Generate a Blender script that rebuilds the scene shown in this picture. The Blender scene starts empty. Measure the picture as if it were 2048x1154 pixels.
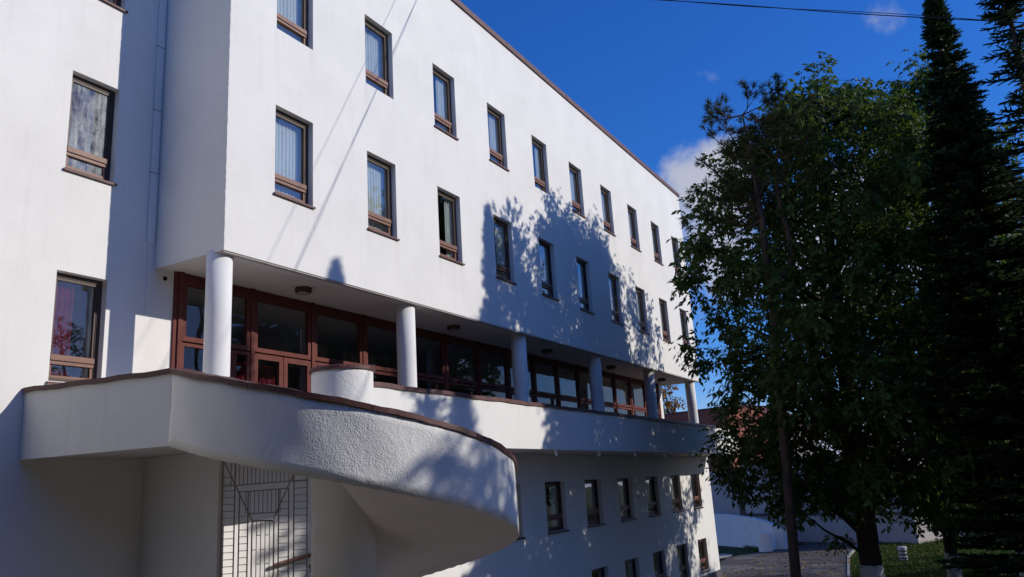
import bpy, math, random
import numpy as np
from mathutils import Vector, Matrix

# ------------------------------------------------------------------ camera, world, sun
SC = bpy.context.scene
COL = SC.collection
cam_d = bpy.data.cameras.new("camera")
cam = bpy.data.objects.new("camera", cam_d); COL.objects.link(cam)
cam_d.sensor_width = 36.0; cam_d.lens = 28.213; cam_d.clip_start = 0.1; cam_d.clip_end = 3000
f_ = Vector((0.84917902, 0.46970781, 0.24139089)); r_ = Vector((0.49608598, -0.86622346, -0.05962893)); u_ = Vector((-0.18109028, -0.17038628, 0.96859425))
cam.matrix_world = Matrix(((r_.x, u_.x, -f_.x, 0), (r_.y, u_.y, -f_.y, 0), (r_.z, u_.z, -f_.z, 0), (0, 0, 0, 1)))
SC.camera = cam

TO_SUN = Vector((0.875, -1.72, 0.83)).normalized()
sun_d = bpy.data.lights.new("sun", 'SUN'); sun_d.energy = 3.35; sun_d.angle = math.radians(0.53); sun_d.color = (1.0, 0.94, 0.845)
sun = bpy.data.objects.new("sun", sun_d); COL.objects.link(sun)
sun.rotation_euler = (-TO_SUN).to_track_quat('-Z', 'Y').to_euler()

world = bpy.data.worlds.new("World"); SC.world = world; world.use_nodes = True
wn = world.node_tree; wn.nodes.clear()
def WN(t, **kw):
    n = wn.nodes.new(t)
    for k, v in kw.items(): setattr(n, k, v)
    return n
wo = WN('ShaderNodeOutputWorld'); bg = WN('ShaderNodeBackground'); bg.inputs[1].default_value = 0.088
sky = WN('ShaderNodeTexSky', sky_type='NISHITA'); sky.sun_disc = False
sky.sun_elevation = math.asin(TO_SUN.z); sky.sun_rotation = math.atan2(TO_SUN.x, TO_SUN.y)
sky.altitude = 100; sky.air_density = 0.9; sky.dust_density = 0.2; sky.ozone_density = 2.2
# one even colour response over the whole sky: deeper blue, as the photograph's camera gives it
sep = WN('ShaderNodeSeparateColor'); wn.links.new(sky.outputs[0], sep.inputs[0])
def skymath(op, a, b=None, clamp=False):
    n = WN('ShaderNodeMath', operation=op); n.use_clamp = clamp
    for i, v in enumerate((a, b)):
        if v is None: continue
        if isinstance(v, (int, float)): n.inputs[i].default_value = v
        else: wn.links.new(v, n.inputs[i])
    return n.outputs[0]
SKY_GAMMA, SKY_GAIN = 2.75, 2.6
vv = skymath('MULTIPLY', skymath('POWER', sep.outputs[2], 0.75), SKY_GAIN)
cr = skymath('MULTIPLY', skymath('POWER', skymath('DIVIDE', sep.outputs[0], sep.outputs[2], True), SKY_GAMMA), vv)
cg = skymath('MULTIPLY', skymath('POWER', skymath('DIVIDE', sep.outputs[1], sep.outputs[2], True), SKY_GAMMA - 0.4), vv)
def ease(c):                                                   # keep the pale horizon blue rather than turquoise
    t = skymath('DIVIDE', c, vv); t = skymath('SUBTRACT', t, skymath('MULTIPLY', skymath('MAXIMUM', skymath('SUBTRACT', t, 0.28), 0.0), 0.42))
    return skymath('MULTIPLY', t, vv)
cr, cg = ease(cr), ease(cg)
hsv = WN('ShaderNodeCombineColor'); wn.links.new(cr, hsv.inputs[0]); wn.links.new(cg, hsv.inputs[1]); wn.links.new(vv, hsv.inputs[2])
tc = WN('ShaderNodeTexCoord')
# clouds: soft puffs in fixed sky directions, broken up by noise, plus a thin scatter all round the sky
nz = WN('ShaderNodeTexNoise'); nz.inputs['Scale'].default_value = 8.0; nz.inputs['Detail'].default_value = 9.0; nz.inputs['Roughness'].default_value = 0.6
wn.links.new(tc.outputs['Generated'], nz.inputs['Vector'])
nz2 = WN('ShaderNodeTexNoise'); nz2.inputs['Scale'].default_value = 2.3; nz2.inputs['Detail'].default_value = 3.0
wn.links.new(tc.outputs['Generated'], nz2.inputs['Vector'])
def wmath(op, a, b=None, c=None, clamp=False):
    n = WN('ShaderNodeMath', operation=op); n.use_clamp = clamp
    for i, v in enumerate((a, b, c)):
        if v is None: continue
        if isinstance(v, (int, float)): n.inputs[i].default_value = v
        else: wn.links.new(v, n.inputs[i])
    return n.outputs[0]
CLOUDS = [((0.915, 0.222, 0.325), 0.075, 0.58), ((0.945, 0.240, 0.235), 0.095, 0.66), ((0.877, 0.012, 0.480), 0.055, 0.44), ((0.957, -0.002, 0.290), 0.16, 0.52),
          ((0.95, -0.085, 0.345), 0.05, 0.30), ((0.962, 0.12, 0.2), 0.13, 0.48), ((0.35, -0.86, 0.34), 0.28, 0.5), ((-0.4, 0.8, 0.4), 0.3, 0.5), ((0.80, -0.50, 0.20), 0.22, 0.5), ((-0.7, -0.5, 0.45), 0.3, 0.5), ((0.95, -0.30, 0.09), 0.26, 0.62), ((0.80, -0.58, 0.12), 0.2, 0.55)]
acc = None
for d, w, a in CLOUDS:
    d = Vector(d).normalized()
    dist = WN('ShaderNodeVectorMath', operation='DISTANCE'); nrm = WN('ShaderNodeVectorMath', operation='NORMALIZE')
    wn.links.new(tc.outputs['Generated'], nrm.inputs[0]); wn.links.new(nrm.outputs[0], dist.inputs[0]); dist.inputs[1].default_value = d
    e = wmath('MULTIPLY', dist.outputs['Value'], 1.0 / w); e = wmath('POWER', e, 2.0); e = wmath('MULTIPLY', e, -1.0); e = wmath('EXPONENT', e); e = wmath('MULTIPLY', e, a)
    acc = e if acc is None else wmath('MAXIMUM', acc, e)
wide = wmath('MULTIPLY', wmath('SUBTRACT', nz2.outputs['Fac'], 0.505), 1.3, clamp=True)
dens = wmath('ADD', wmath('ADD', acc, wide), wmath('MULTIPLY', wmath('SUBTRACT', nz.outputs['Fac'], 0.5), 1.5))
mr = WN('ShaderNodeMapRange'); mr.interpolation_type = 'SMOOTHSTEP'
mr.inputs['From Min'].default_value = 0.37; mr.inputs['From Max'].default_value = 0.72; mr.inputs['To Max'].default_value = 0.80
wn.links.new(dens, mr.inputs['Value'])
cm = WN('ShaderNodeMix', data_type='RGBA'); cm.inputs[7].default_value = (6.6, 6.7, 7.1, 1)
wn.links.new(mr.outputs[0], cm.inputs[0]); wn.links.new(hsv.outputs[0], cm.inputs[6])
wn.links.new(cm.outputs[2], bg.inputs[0]); wn.links.new(bg.outputs[0], wo.inputs[0])

SC.view_settings.view_transform = 'Standard'; SC.view_settings.look = 'None'
SC.view_settings.exposure = 0.0; SC.view_settings.gamma = 1.0; SC.view_settings.use_curve_mapping = False
SC.cycles.max_bounces = 8; SC.cycles.diffuse_bounces = 4; SC.cycles.transparent_max_bounces = 12

random.seed(7); RNG = np.random.default_rng(11)
G = -4.4                                                     # ground level (eye level is 0)

# ------------------------------------------------------------------ materials
def mat(name, col, rough=0.8, spec=0.3, var=0.0, vscale=2.0, bump=0.0, bscale=60.0, bdist=0.01, metal=0.0, island=0.0, col2=None, c2scale=1.0, c2lo=0.5, c2hi=0.7, stretch=(1, 1, 1)):
    m = bpy.data.materials.new(name); m.use_nodes = True
    nt = m.node_tree; b = nt.nodes['Principled BSDF']; L = nt.links.new
    b.inputs['Roughness'].default_value = rough; b.inputs['Specular IOR Level'].default_value = spec; b.inputs['Metallic'].default_value = metal
    t = nt.nodes.new('ShaderNodeTexCoord'); mp = nt.nodes.new('ShaderNodeMapping'); mp.inputs['Scale'].default_value = stretch
    g = nt.nodes.new('ShaderNodeNewGeometry'); L(g.outputs['Position'], mp.inputs['Vector'])
    src = None
    base = nt.nodes.new('ShaderNodeRGB'); base.outputs[0].default_value = (*col, 1); src = base.outputs[0]
    if col2 is not None:
        n = nt.nodes.new('ShaderNodeTexNoise'); n.inputs['Scale'].default_value = c2scale; n.inputs['Detail'].default_value = 6; L(mp.outputs[0], n.inputs['Vector'])
        r = nt.nodes.new('ShaderNodeMapRange'); r.inputs['From Min'].default_value = c2lo; r.inputs['From Max'].default_value = c2hi; L(n.outputs['Fac'], r.inputs['Value'])
        mx = nt.nodes.new('ShaderNodeMix'); mx.data_type = 'RGBA'; L(r.outputs[0], mx.inputs[0]); L(src, mx.inputs[6]); mx.inputs[7].default_value = (*col2, 1); src = mx.outputs[2]
    if var or island:
        h = nt.nodes.new('ShaderNodeHueSaturation'); L(src, h.inputs['Color'])
        if var:
            n = nt.nodes.new('ShaderNodeTexNoise'); n.inputs['Scale'].default_value = vscale; n.inputs['Detail'].default_value = 8; n.inputs['Roughness'].default_value = 0.62; L(mp.outputs[0], n.inputs['Vector'])
            r = nt.nodes.new('ShaderNodeMapRange'); r.inputs['From Min'].default_value = 0.3; r.inputs['From Max'].default_value = 0.7
            r.inputs['To Min'].default_value = 1 - var; r.inputs['To Max'].default_value = 1 + var; L(n.outputs['Fac'], r.inputs['Value']); val = r.outputs[0]
        if island:
            r2 = nt.nodes.new('ShaderNodeMapRange'); r2.inputs['To Min'].default_value = 1 - island; r2.inputs['To Max'].default_value = 1 + island; L(g.outputs['Random Per Island'], r2.inputs['Value'])
            if var:
                mm = nt.nodes.new('ShaderNodeMath'); mm.operation = 'MULTIPLY'; L(val, mm.inputs[0]); L(r2.outputs[0], mm.inputs[1]); val = mm.outputs[0]
            else: val = r2.outputs[0]
            r3 = nt.nodes.new('ShaderNodeMapRange'); r3.inputs['To Min'].default_value = 0.475; r3.inputs['To Max'].default_value = 0.515; L(g.outputs['Random Per Island'], r3.inputs['Value']); L(r3.outputs[0], h.inputs['Hue'])
        L(val, h.inputs['Value']); src = h.outputs[0]
    L(src, b.inputs['Base Color'])
    if bump:
        n = nt.nodes.new('ShaderNodeTexNoise'); n.inputs['Scale'].default_value = bscale; n.inputs['Detail'].default_value = 4; n.inputs['Roughness'].default_value = 0.6; L(mp.outputs[0], n.inputs['Vector'])
        bp = nt.nodes.new('ShaderNodeBump'); bp.inputs['Strength'].default_value = bump; bp.inputs['Distance'].default_value = bdist; L(n.outputs['Fac'], bp.inputs['Height']); L(bp.outputs[0], b.inputs['Normal'])
    return m

def stucco(name, col, fine, fdist, fscale, streak=0.05, broad=0.035, uneven=False):
    """white painted render: pimpled relief, broad trowel waves, faint runs of dirt"""
    m = mat(name, col, rough=0.93, spec=0.12, var=broad, vscale=0.8)
    nt = m.node_tree; L = nt.links.new; b = nt.nodes['Principled BSDF']
    g = [n for n in nt.nodes if n.type == 'NEW_GEOMETRY'][0]
    src = b.inputs['Base Color'].links[0].from_socket
    mp = nt.nodes.new('ShaderNodeMapping'); mp.inputs['Scale'].default_value = (5, 5, 0.35); L(g.outputs['Position'], mp.inputs['Vector'])
    n = nt.nodes.new('ShaderNodeTexNoise'); n.inputs['Scale'].default_value = 1.3; n.inputs['Detail'].default_value = 6; L(mp.outputs[0], n.inputs['Vector'])
    r = nt.nodes.new('ShaderNodeMapRange'); r.inputs['From Min'].default_value = 0.56; r.inputs['From Max'].default_value = 0.85; r.inputs['To Max'].default_value = streak * 4; L(n.outputs['Fac'], r.inputs['Value'])
    mx = nt.nodes.new('ShaderNodeMix'); mx.data_type = 'RGBA'; L(r.outputs[0], mx.inputs[0]); L(src, mx.inputs[6]); mx.inputs[7].default_value = (col[0] * .62, col[1] * .60, col[2] * .57, 1)
    L(mx.outputs[2], b.inputs['Base Color'])
    a = nt.nodes.new('ShaderNodeTexNoise'); a.inputs['Scale'].default_value = fscale; a.inputs['Detail'].default_value = 3; a.inputs['Roughness'].default_value = 0.55; L(g.outputs['Position'], a.inputs['Vector'])
    w = nt.nodes.new('ShaderNodeTexNoise'); w.inputs['Scale'].default_value = 1.6; w.inputs['Detail'].default_value = 3; L(g.outputs['Position'], w.inputs['Vector'])
    b1 = nt.nodes.new('ShaderNodeBump'); b1.inputs['Strength'].default_value = 0.5; b1.inputs['Distance'].default_value = 0.012; L(w.outputs['Fac'], b1.inputs['Height'])
    b2 = nt.nodes.new('ShaderNodeBump'); b2.inputs['Strength'].default_value = fine; b2.inputs['Distance'].default_value = fdist; L(a.outputs['Fac'], b2.inputs['Height']); L(b1.outputs[0], b2.inputs['Normal'])
    if uneven:
        u = nt.nodes.new('ShaderNodeTexNoise'); u.inputs['Scale'].default_value = 3.2; u.inputs['Detail'].default_value = 4; L(g.outputs['Position'], u.inputs['Vector'])
        ur = nt.nodes.new('ShaderNodeMapRange'); ur.inputs['From Min'].default_value = 0.35; ur.inputs['From Max'].default_value = 0.65; ur.inputs['To Min'].default_value = 0.35; ur.inputs['To Max'].default_value = 1.0; L(u.outputs['Fac'], ur.inputs['Value']); L(ur.outputs[0], b2.inputs['Strength'])
        k = nt.nodes.new('ShaderNodeTexNoise'); k.inputs['Scale'].default_value = 13; k.inputs['Detail'].default_value = 3; L(g.outputs['Position'], k.inputs['Vector'])
        b3 = nt.nodes.new('ShaderNodeBump'); b3.inputs['Strength'].default_value = 0.5; b3.inputs['Distance'].default_value = 0.018; L(k.outputs['Fac'], b3.inputs['Height']); L(b1.outputs[0], b3.inputs['Normal']); L(b3.outputs[0], b2.inputs['Normal'])
    L(b2.outputs[0], b.inputs['Normal'])
    return m

def glass(name, ior=0.20, dirt=0.0, dirt_col=(0.55, 0.58, 0.58), wob=0.0035):
    m = bpy.data.materials.new(name); m.use_nodes = True; nt = m.node_tree; nt.nodes.clear(); L = nt.links.new
    o = nt.nodes.new('ShaderNodeOutputMaterial'); tr = nt.nodes.new('ShaderNodeBsdfTransparent'); tr.inputs[0].default_value = (0.80, 0.86, 0.85, 1)
    gl = nt.nodes.new('ShaderNodeBsdfGlossy'); gl.inputs['Roughness'].default_value = 0.015
    lw_ = nt.nodes.new('ShaderNodeLayerWeight'); lw_.inputs['Blend'].default_value = 0.5
    pw = nt.nodes.new('ShaderNodeMath'); pw.operation = 'POWER'; L(lw_.outputs['Facing'], pw.inputs[0]); pw.inputs[1].default_value = 3.5
    fr = nt.nodes.new('ShaderNodeMath'); fr.operation = 'MULTIPLY_ADD'; L(pw.outputs[0], fr.inputs[0]); fr.inputs[1].default_value = 0.75; fr.inputs[2].default_value = ior
    g = nt.nodes.new('ShaderNodeNewGeometry')
    n = nt.nodes.new('ShaderNodeTexNoise'); n.inputs['Scale'].default_value = 1.4; n.inputs['Detail'].default_value = 1; L(g.outputs['Position'], n.inputs['Vector'])
    bp = nt.nodes.new('ShaderNodeBump'); bp.inputs['Strength'].default_value = 1.0; bp.inputs['Distance'].default_value = wob; L(n.outputs['Fac'], bp.inputs['Height'])
    L(bp.outputs[0], gl.inputs['Normal']); L(bp.outputs[0], lw_.inputs['Normal'])
    mx = nt.nodes.new('ShaderNodeMixShader'); L(fr.outputs[0], mx.inputs[0]); L(tr.outputs[0], mx.inputs[1]); L(gl.outputs[0], mx.inputs[2])
    if dirt:
        df = nt.nodes.new('ShaderNodeBsdfDiffuse'); df.inputs[0].default_value = (*dirt_col, 1)
        mp = nt.nodes.new('ShaderNodeMapping'); mp.inputs['Scale'].default_value = (9, 9, 1.6); L(g.outputs['Position'], mp.inputs['Vector'])
        d1 = nt.nodes.new('ShaderNodeTexNoise'); d1.inputs['Scale'].default_value = 1.5; d1.inputs['Detail'].default_value = 9; d1.inputs['Roughness'].default_value = 0.72; L(mp.outputs[0], d1.inputs['Vector'])
        d2 = nt.nodes.new('ShaderNodeTexNoise'); d2.inputs['Scale'].default_value = 3.0; d2.inputs['Detail'].default_value = 9; d2.inputs['Roughness'].default_value = 0.75; L(g.outputs['Position'], d2.inputs['Vector'])
        ad = nt.nodes.new('ShaderNodeMath'); ad.operation = 'ADD'; L(d1.outputs['Fac'], ad.inputs[0]); L(d2.outputs['Fac'], ad.inputs[1])
        r = nt.nodes.new('ShaderNodeMapRange'); r.inputs['From Min'].default_value = 0.82; r.inputs['From Max'].default_value = 1.35; r.inputs['To Max'].default_value = dirt; L(ad.outputs[0], r.inputs['Value'])
        m2 = nt.nodes.new('ShaderNodeMixShader'); L(r.outputs[0], m2.inputs[0]); L(mx.outputs[0], m2.inputs[1]); L(df.outputs[0], m2.inputs[2]); L(m2.outputs[0], o.inputs[0])
    else: L(mx.outputs[0], o.inputs[0])
    return m

def leafmat(name, col, trans, island=0.35, rough=0.6):
    m = mat(name, col, rough=rough, spec=0.16, island=island)
    nt = m.node_tree; L = nt.links.new; b = nt.nodes['Principled BSDF']; o = [n for n in nt.nodes if n.type == 'OUTPUT_MATERIAL'][0]
    t = nt.nodes.new('ShaderNodeBsdfTranslucent'); t.inputs[0].default_value = (*trans, 1)
    mx = nt.nodes.new('ShaderNodeMixShader'); mx.inputs[0].default_value = 0.3
    L(b.outputs[0], mx.inputs[1]); L(t.outputs[0], mx.inputs[2]); L(mx.outputs[0], o.inputs[0])
    return m

M = dict(
    wall=stucco("white_render", (0.80, 0.785, 0.75), 0.42, 0.008, 46, streak=0.045, broad=0.055),
    facade=stucco("white_facade_render", (0.80, 0.785, 0.75), 0.42, 0.008, 46, streak=0.045, broad=0.055),
    rough=stucco("coarse_white_render", (0.79, 0.78, 0.75), 0.95, 0.014, 50, streak=0.03, broad=0.05, uneven=True),
    smooth=stucco("smooth_white_render", (0.80, 0.79, 0.775), 0.2, 0.004, 60, streak=0.03),
    soffit=stucco("soffit_paint", (0.80, 0.75, 0.70), 0.2, 0.004, 50, streak=0.02),
    lip=mat("drip_edge_paint", (0.42, 0.38, 0.36), 0.8, 0.2, var=0.1),
    wood=mat("red_brown_varnish", (0.15, 0.047, 0.039), 0.6, 0.12, var=0.14, vscale=4, bump=0.15, bscale=90, bdist=0.002, stretch=(1, 1, 1)),
    frame_dark=mat("dark_brown_window_paint", (0.060, 0.032, 0.026), 0.5, 0.35, var=0.2, vscale=5),  # window varnish with the reveal's shade put into the colour
    frame=mat("brown_window_varnish", (0.19, 0.082, 0.053), 0.5, 0.4, var=0.2, vscale=5, bump=0.15, bscale=90, bdist=0.002),
    metal=mat("brown_sheet_metal", (0.105, 0.042, 0.038), 0.55, 0.4, var=0.16, vscale=3, bump=0.3, bscale=9, bdist=0.012, col2=(0.20, 0.095, 0.08), c2scale=7, c2lo=0.52, c2hi=0.8),
    glass=glass("window_glass", ior=0.27), glass_hall=glass("hall_glass", ior=0.06, dirt=0.02, dirt_col=(0.3, 0.3, 0.32)), glass_dusty=glass("dusty_window_glass", dirt=1.0), glass_dirty=glass("smeared_window_glass", ior=0.12, dirt=0.05),
    net=mat("net_curtain", (0.78, 0.78, 0.75), 0.9, 0.1, var=0.08, vscale=4), red=mat("red_curtain", (0.13, 0.007, 0.018), 0.9, 0.1, var=0.2, vscale=4),
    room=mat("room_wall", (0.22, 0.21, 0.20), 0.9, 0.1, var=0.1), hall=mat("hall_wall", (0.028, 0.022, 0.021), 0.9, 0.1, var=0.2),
    iron=mat("grey_brown_painted_iron", (0.27, 0.235, 0.22), 0.6, 0.3, var=0.12, vscale=12), rail=mat("dark_rail_wood", (0.12, 0.05, 0.035), 0.5, 0.4, var=0.2, vscale=8),  # iron: white gate bars with their shade put into the colour
    conc=mat("stair_concrete", (0.36, 0.35, 0.33), 0.9, 0.2, var=0.12, bump=0.3, bscale=40),
    floor=mat("worn_terrace_floor", (0.28, 0.22, 0.18), 0.85, 0.25, var=0.2),
    plinth=mat("dark_plinth_stone", (0.10, 0.09, 0.095), 0.8, 0.3, var=0.2, bump=0.4, bscale=14, bdist=0.02),
    lamp_ring=mat("brown_lamp_metal", (0.07, 0.035, 0.028), 0.5, 0.4), lamp_glass=mat("lamp_diffuser", (0.35, 0.33, 0.30), 0.35, 0.5),
    black=mat("black_void", (0.01, 0.01, 0.01), 0.9, 0.1), cable=mat("black_cable", (0.012, 0.010, 0.012), 0.6, 0.3),
    bark=mat("dark_bark", (0.055, 0.042, 0.033), 0.95, 0.15, var=0.3, vscale=7, bump=0.9, bscale=16, bdist=0.04, stretch=(1, 1, .25)),
    pinebark=mat("pine_bark", (0.115, 0.078, 0.058), 0.95, 0.15, var=0.3, vscale=6, bump=0.8, bscale=20, bdist=0.03, stretch=(1, 1, .35)),
    lime=mat("whitewash", (0.60, 0.60, 0.58), 0.95, 0.1, var=0.1, vscale=6, col2=(0.22, 0.20, 0.18), c2scale=5, c2lo=0.58, c2hi=0.72, bump=0.8, bscale=16, bdist=0.03),
    ash=leafmat("maple_leaf", (0.062, 0.098, 0.022), (0.11, 0.18, 0.024), 0.5), ash2=leafmat("dull_maple_leaf", (0.036, 0.060, 0.016), (0.045, 0.085, 0.016)),
    fir=leafmat("fir_needle", (0.040, 0.064, 0.022), (0.028, 0.046, 0.012), 0.65), spruce=leafmat("spruce_needle", (0.044, 0.074, 0.036), (0.028, 0.046, 0.017), 0.65),
    pine=leafmat("pine_needle", (0.075, 0.088, 0.022), (0.05, 0.06, 0.014), 0.35), autumn=leafmat("autumn_leaf", (0.30, 0.15, 0.02), (0.32, 0.15, 0.02), 0.5),
    grass=leafmat("grass_blade", (0.045, 0.085, 0.015), (0.05, 0.1, 0.015), 0.4), hedge=leafmat("hedge_leaf", (0.022, 0.040, 0.012), (0.02, 0.04, 0.008), 0.4),
    ground=mat("lawn_soil", (0.045, 0.062, 0.020), 0.95, 0.1, var=0.35, vscale=0.6, col2=(0.10, 0.085, 0.05), c2scale=0.35, c2lo=0.52, c2hi=0.66, bump=0.6, bscale=9, bdist=0.05),
    road=mat("worn_asphalt", (0.095, 0.085, 0.078), 0.9, 0.2, var=0.2, vscale=1.3, col2=(0.20, 0.18, 0.16), c2scale=0.6, c2lo=0.5, c2hi=0.7, bump=0.5, bscale=35, bdist=0.02),
    gravel=mat("warm_gravel", (0.22, 0.18, 0.135), 0.95, 0.1, var=0.2, vscale=3, bump=0.6, bscale=60, bdist=0.01),
    litter=mat("dry_leaf", (0.26, 0.15, 0.035), 0.8, 0.2, island=0.6),
    sand=mat("pale_concrete_pad", (0.40, 0.36, 0.29), 0.9, 0.2, var=0.12),
    roofred=mat("red_brown_roof_sheet", (0.16, 0.045, 0.035), 0.6, 0.3, var=0.2), pale=mat("pale_house_render", (0.44, 0.395, 0.365), 0.9, 0.15, var=0.06, col2=(0.42, 0.39, 0.37), c2scale=1.2, c2lo=0.6, c2hi=0.75),
    post=mat("weathered_white_paint", (0.55, 0.53, 0.52), 0.8, 0.2, var=0.1),
    wallwhite=mat("white_retaining_render", (0.78, 0.74, 0.70), 0.9, 0.15, var=0.06, bump=0.3, bscale=30),
)
def sill_stains(m, x0, dx, w, sills, depth):
    """rain runs: grey drips of uneven length below each window sill and below the coping"""
    nt = m.node_tree; L = nt.links.new; b = nt.nodes['Principled BSDF']; src = b.inputs['Base Color'].links[0].from_socket
    g = nt.nodes.new('ShaderNodeNewGeometry'); sp = nt.nodes.new('ShaderNodeSeparateXYZ'); L(g.outputs['Position'], sp.inputs[0])
    def mt(op, a, c=None, d=None, clamp=False):
        n = nt.nodes.new('ShaderNodeMath'); n.operation = op; n.use_clamp = clamp
        for i, v in enumerate((a, c, d)):
            if v is None: continue
            if isinstance(v, (int, float)): n.inputs[i].default_value = v
            else: L(v, n.inputs[i])
        return n.outputs[0]
    u = mt('MULTIPLY', mt('SUBTRACT', mt('FRACT', mt('MULTIPLY_ADD', sp.outputs[0], 1 / dx, .5 - (x0 + w / 2) / dx + 8)), .5), dx)
    au = mt('ABSOLUTE', u)
    inside = mt('SUBTRACT', 1.0, mt('MULTIPLY', mt('SUBTRACT', au, w / 2 - .02), 14.0, clamp=True), clamp=True)
    edge = mt('SUBTRACT', 1.0, mt('MULTIPLY', mt('ABSOLUTE', mt('SUBTRACT', au, w / 2)), 9.0), clamp=True)
    mp = nt.nodes.new('ShaderNodeMapping'); mp.inputs['Scale'].default_value = (22, 22, .5); L(g.outputs['Position'], mp.inputs['Vector'])
    n = nt.nodes.new('ShaderNodeTexNoise'); n.inputs['Scale'].default_value = 1.0; n.inputs['Detail'].default_value = 4; L(mp.outputs[0], n.inputs['Vector'])
    tot = None
    for z in sills:
        d = mt('SUBTRACT', z, sp.outputs[2]); f = mt('MULTIPLY', mt('SUBTRACT', 1.0, mt('DIVIDE', d, depth), clamp=True), mt('GREATER_THAN', d, 0.0))
        tot = f if tot is None else mt('ADD', tot, f)
    k = mt('MULTIPLY', mt('MULTIPLY', tot, mt('ADD', mt('MULTIPLY', inside, .35), edge)), mt('MULTIPLY', mt('SUBTRACT', n.outputs['Fac'], .38), 2.6, clamp=True))
    top = mt('MULTIPLY', mt('SUBTRACT', 1.0, mt('DIVIDE', mt('SUBTRACT', 12.52, sp.outputs[2]), .9), clamp=True), mt('MULTIPLY', mt('SUBTRACT', n.outputs['Fac'], .46), 2.2, clamp=True))
    k = mt('MULTIPLY', mt('ADD', k, top), .34, clamp=True)
    mx = nt.nodes.new('ShaderNodeMix'); mx.data_type = 'RGBA'; L(k, mx.inputs[0]); L(src, mx.inputs[6]); mx.inputs[7].default_value = (.42, .40, .37, 1); L(mx.outputs[2], b.inputs['Base Color'])
sill_stains(M['facade'], 9.649, 2.551, 0.958, (5.30, 8.55), 1.0)
def brickmat():
    m = bpy.data.materials.new("red_brick"); m.use_nodes = True; nt = m.node_tree; L = nt.links.new; b = nt.nodes['Principled BSDF']
    g = nt.nodes.new('ShaderNodeTexCoord'); br = nt.nodes.new('ShaderNodeTexBrick')
    br.inputs['Color1'].default_value = (0.36, 0.080, 0.038, 1); br.inputs['Color2'].default_value = (0.23, 0.05, 0.028, 1); br.inputs['Mortar'].default_value = (0.26, 0.14, 0.10, 1)
    br.inputs['Scale'].default_value = 1.0; br.inputs['Brick Width'].default_value = 0.26; br.inputs['Row Height'].default_value = 0.075; br.inputs['Mortar Size'].default_value = 0.010
    L(g.outputs['UV'], br.inputs['Vector']); L(br.outputs['Color'], b.inputs['Base Color']); b.inputs['Roughness'].default_value = 0.9
    return m
M['brick'] = brickmat()

# ------------------------------------------------------------------ mesh helpers
class MB:
    """collects verts/faces for ONE mesh"""
    def __init__(s): s.v = []; s.f = []
    def box(s, x0, x1, y0, y1, z0, z1):
        n = len(s.v)
        s.v += [(x0, y0, z0), (x1, y0, z0), (x1, y1, z0), (x0, y1, z0), (x0, y0, z1), (x1, y0, z1), (x1, y1, z1), (x0, y1, z1)]
        s.f += [(n, n+3, n+2, n+1), (n+4, n+5, n+6, n+7), (n, n+1, n+5, n+4), (n+1, n+2, n+6, n+5), (n+2, n+3, n+7, n+6), (n+3, n, n+4, n+7)]
        return s
    def sheet(s, x0, x1, y, z0, z1):
        n = len(s.v); s.v += [(x0, y, z0), (x1, y, z0), (x1, y, z1), (x0, y, z1)]; s.f.append((n, n+1, n+2, n+3)); return s
    def prism(s, pts, z0, z1):
        """closed plan polygon (counter-clockwise) extruded from z0 to z1"""
        n = len(s.v); k = len(pts)
        s.v += [(p[0], p[1], z0) for p in pts] + [(p[0], p[1], z1) for p in pts]
        s.f += [tuple(range(n + k - 1, n - 1, -1)), tuple(range(n + k, n + 2 * k))]
        s.f += [(n+i, n+(i+1) % k, n+k+(i+1) % k, n+k+i) for i in range(k)]
        return s
    def tube(s, pts, radii, sides=8, caps=True):
        n0 = len(s.v); P = [Vector(p) for p in pts]
        ref = Vector((0.31, 0.95, 0.05))
        for i, p in enumerate(P):
            t = (P[min(i+1, len(P)-1)] - P[max(i-1, 0)])
            t = t.normalized() if t.length > 1e-9 else Vector((0, 0, 1))
            a = t.cross(ref)
            if a.length < 0.1: a = t.cross(Vector((1, 0, 0)))
            a.normalize(); b = t.cross(a)
            rr = radii[i] if hasattr(radii, '__len__') else radii
            for k in range(sides):
                an = 2 * math.pi * k / sides
                q = p + (a * math.cos(an) + b * math.sin(an)) * rr
                s.v.append(tuple(q))
        for i in range(len(P) - 1):
            for k in range(sides):
                k2 = (k + 1) % sides; u = n0 + i * sides; w = u + sides
                s.f.append((u + k, u + k2, w + k2, w + k))
        if caps:
            s.f.append(tuple(n0 + k for k in range(sides - 1, -1, -1))); e = n0 + (len(P) - 1) * sides
            s.f.append(tuple(e + k for k in range(sides)))
        return s
    def lathe(s, prof, cx, cy, sides=24):
        """profile of (radius, z) revolved about a vertical axis"""
        n0 = len(s.v)
        for rr, z in prof:
            for k in range(sides):
                a = 2 * math.pi * k / sides; s.v.append((cx + rr * math.cos(a), cy + rr * math.sin(a), z))
        for i in range(len(prof) - 1):
            for k in range(sides):
                k2 = (k + 1) % sides; u = n0 + i * sides; w = u + sides; s.f.append((u + k, u + k2, w + k2, w + k))
        s.f.append(tuple(n0 + k for k in range(sides - 1, -1, -1))); e = n0 + (len(prof) - 1) * sides; s.f.append(tuple(e + k for k in range(sides)))
        return s
    def mesh(s, name, m, smooth=False):
        me = bpy.data.meshes.new(name); me.from_pydata(s.v, [], s.f); me.materials.append(m)
        if smooth: me.shade_smooth()
        me.update(); return me
    def build(s, name, m, parent=None, smooth=False):
        return link(name, s.mesh(name, m, smooth), parent)
def link(name, me, parent=None, loc=(0, 0, 0)):
    o = bpy.data.objects.new(name, me); COL.objects.link(o); o.location = loc
    if parent is not None: o.parent = parent
    return o
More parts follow.
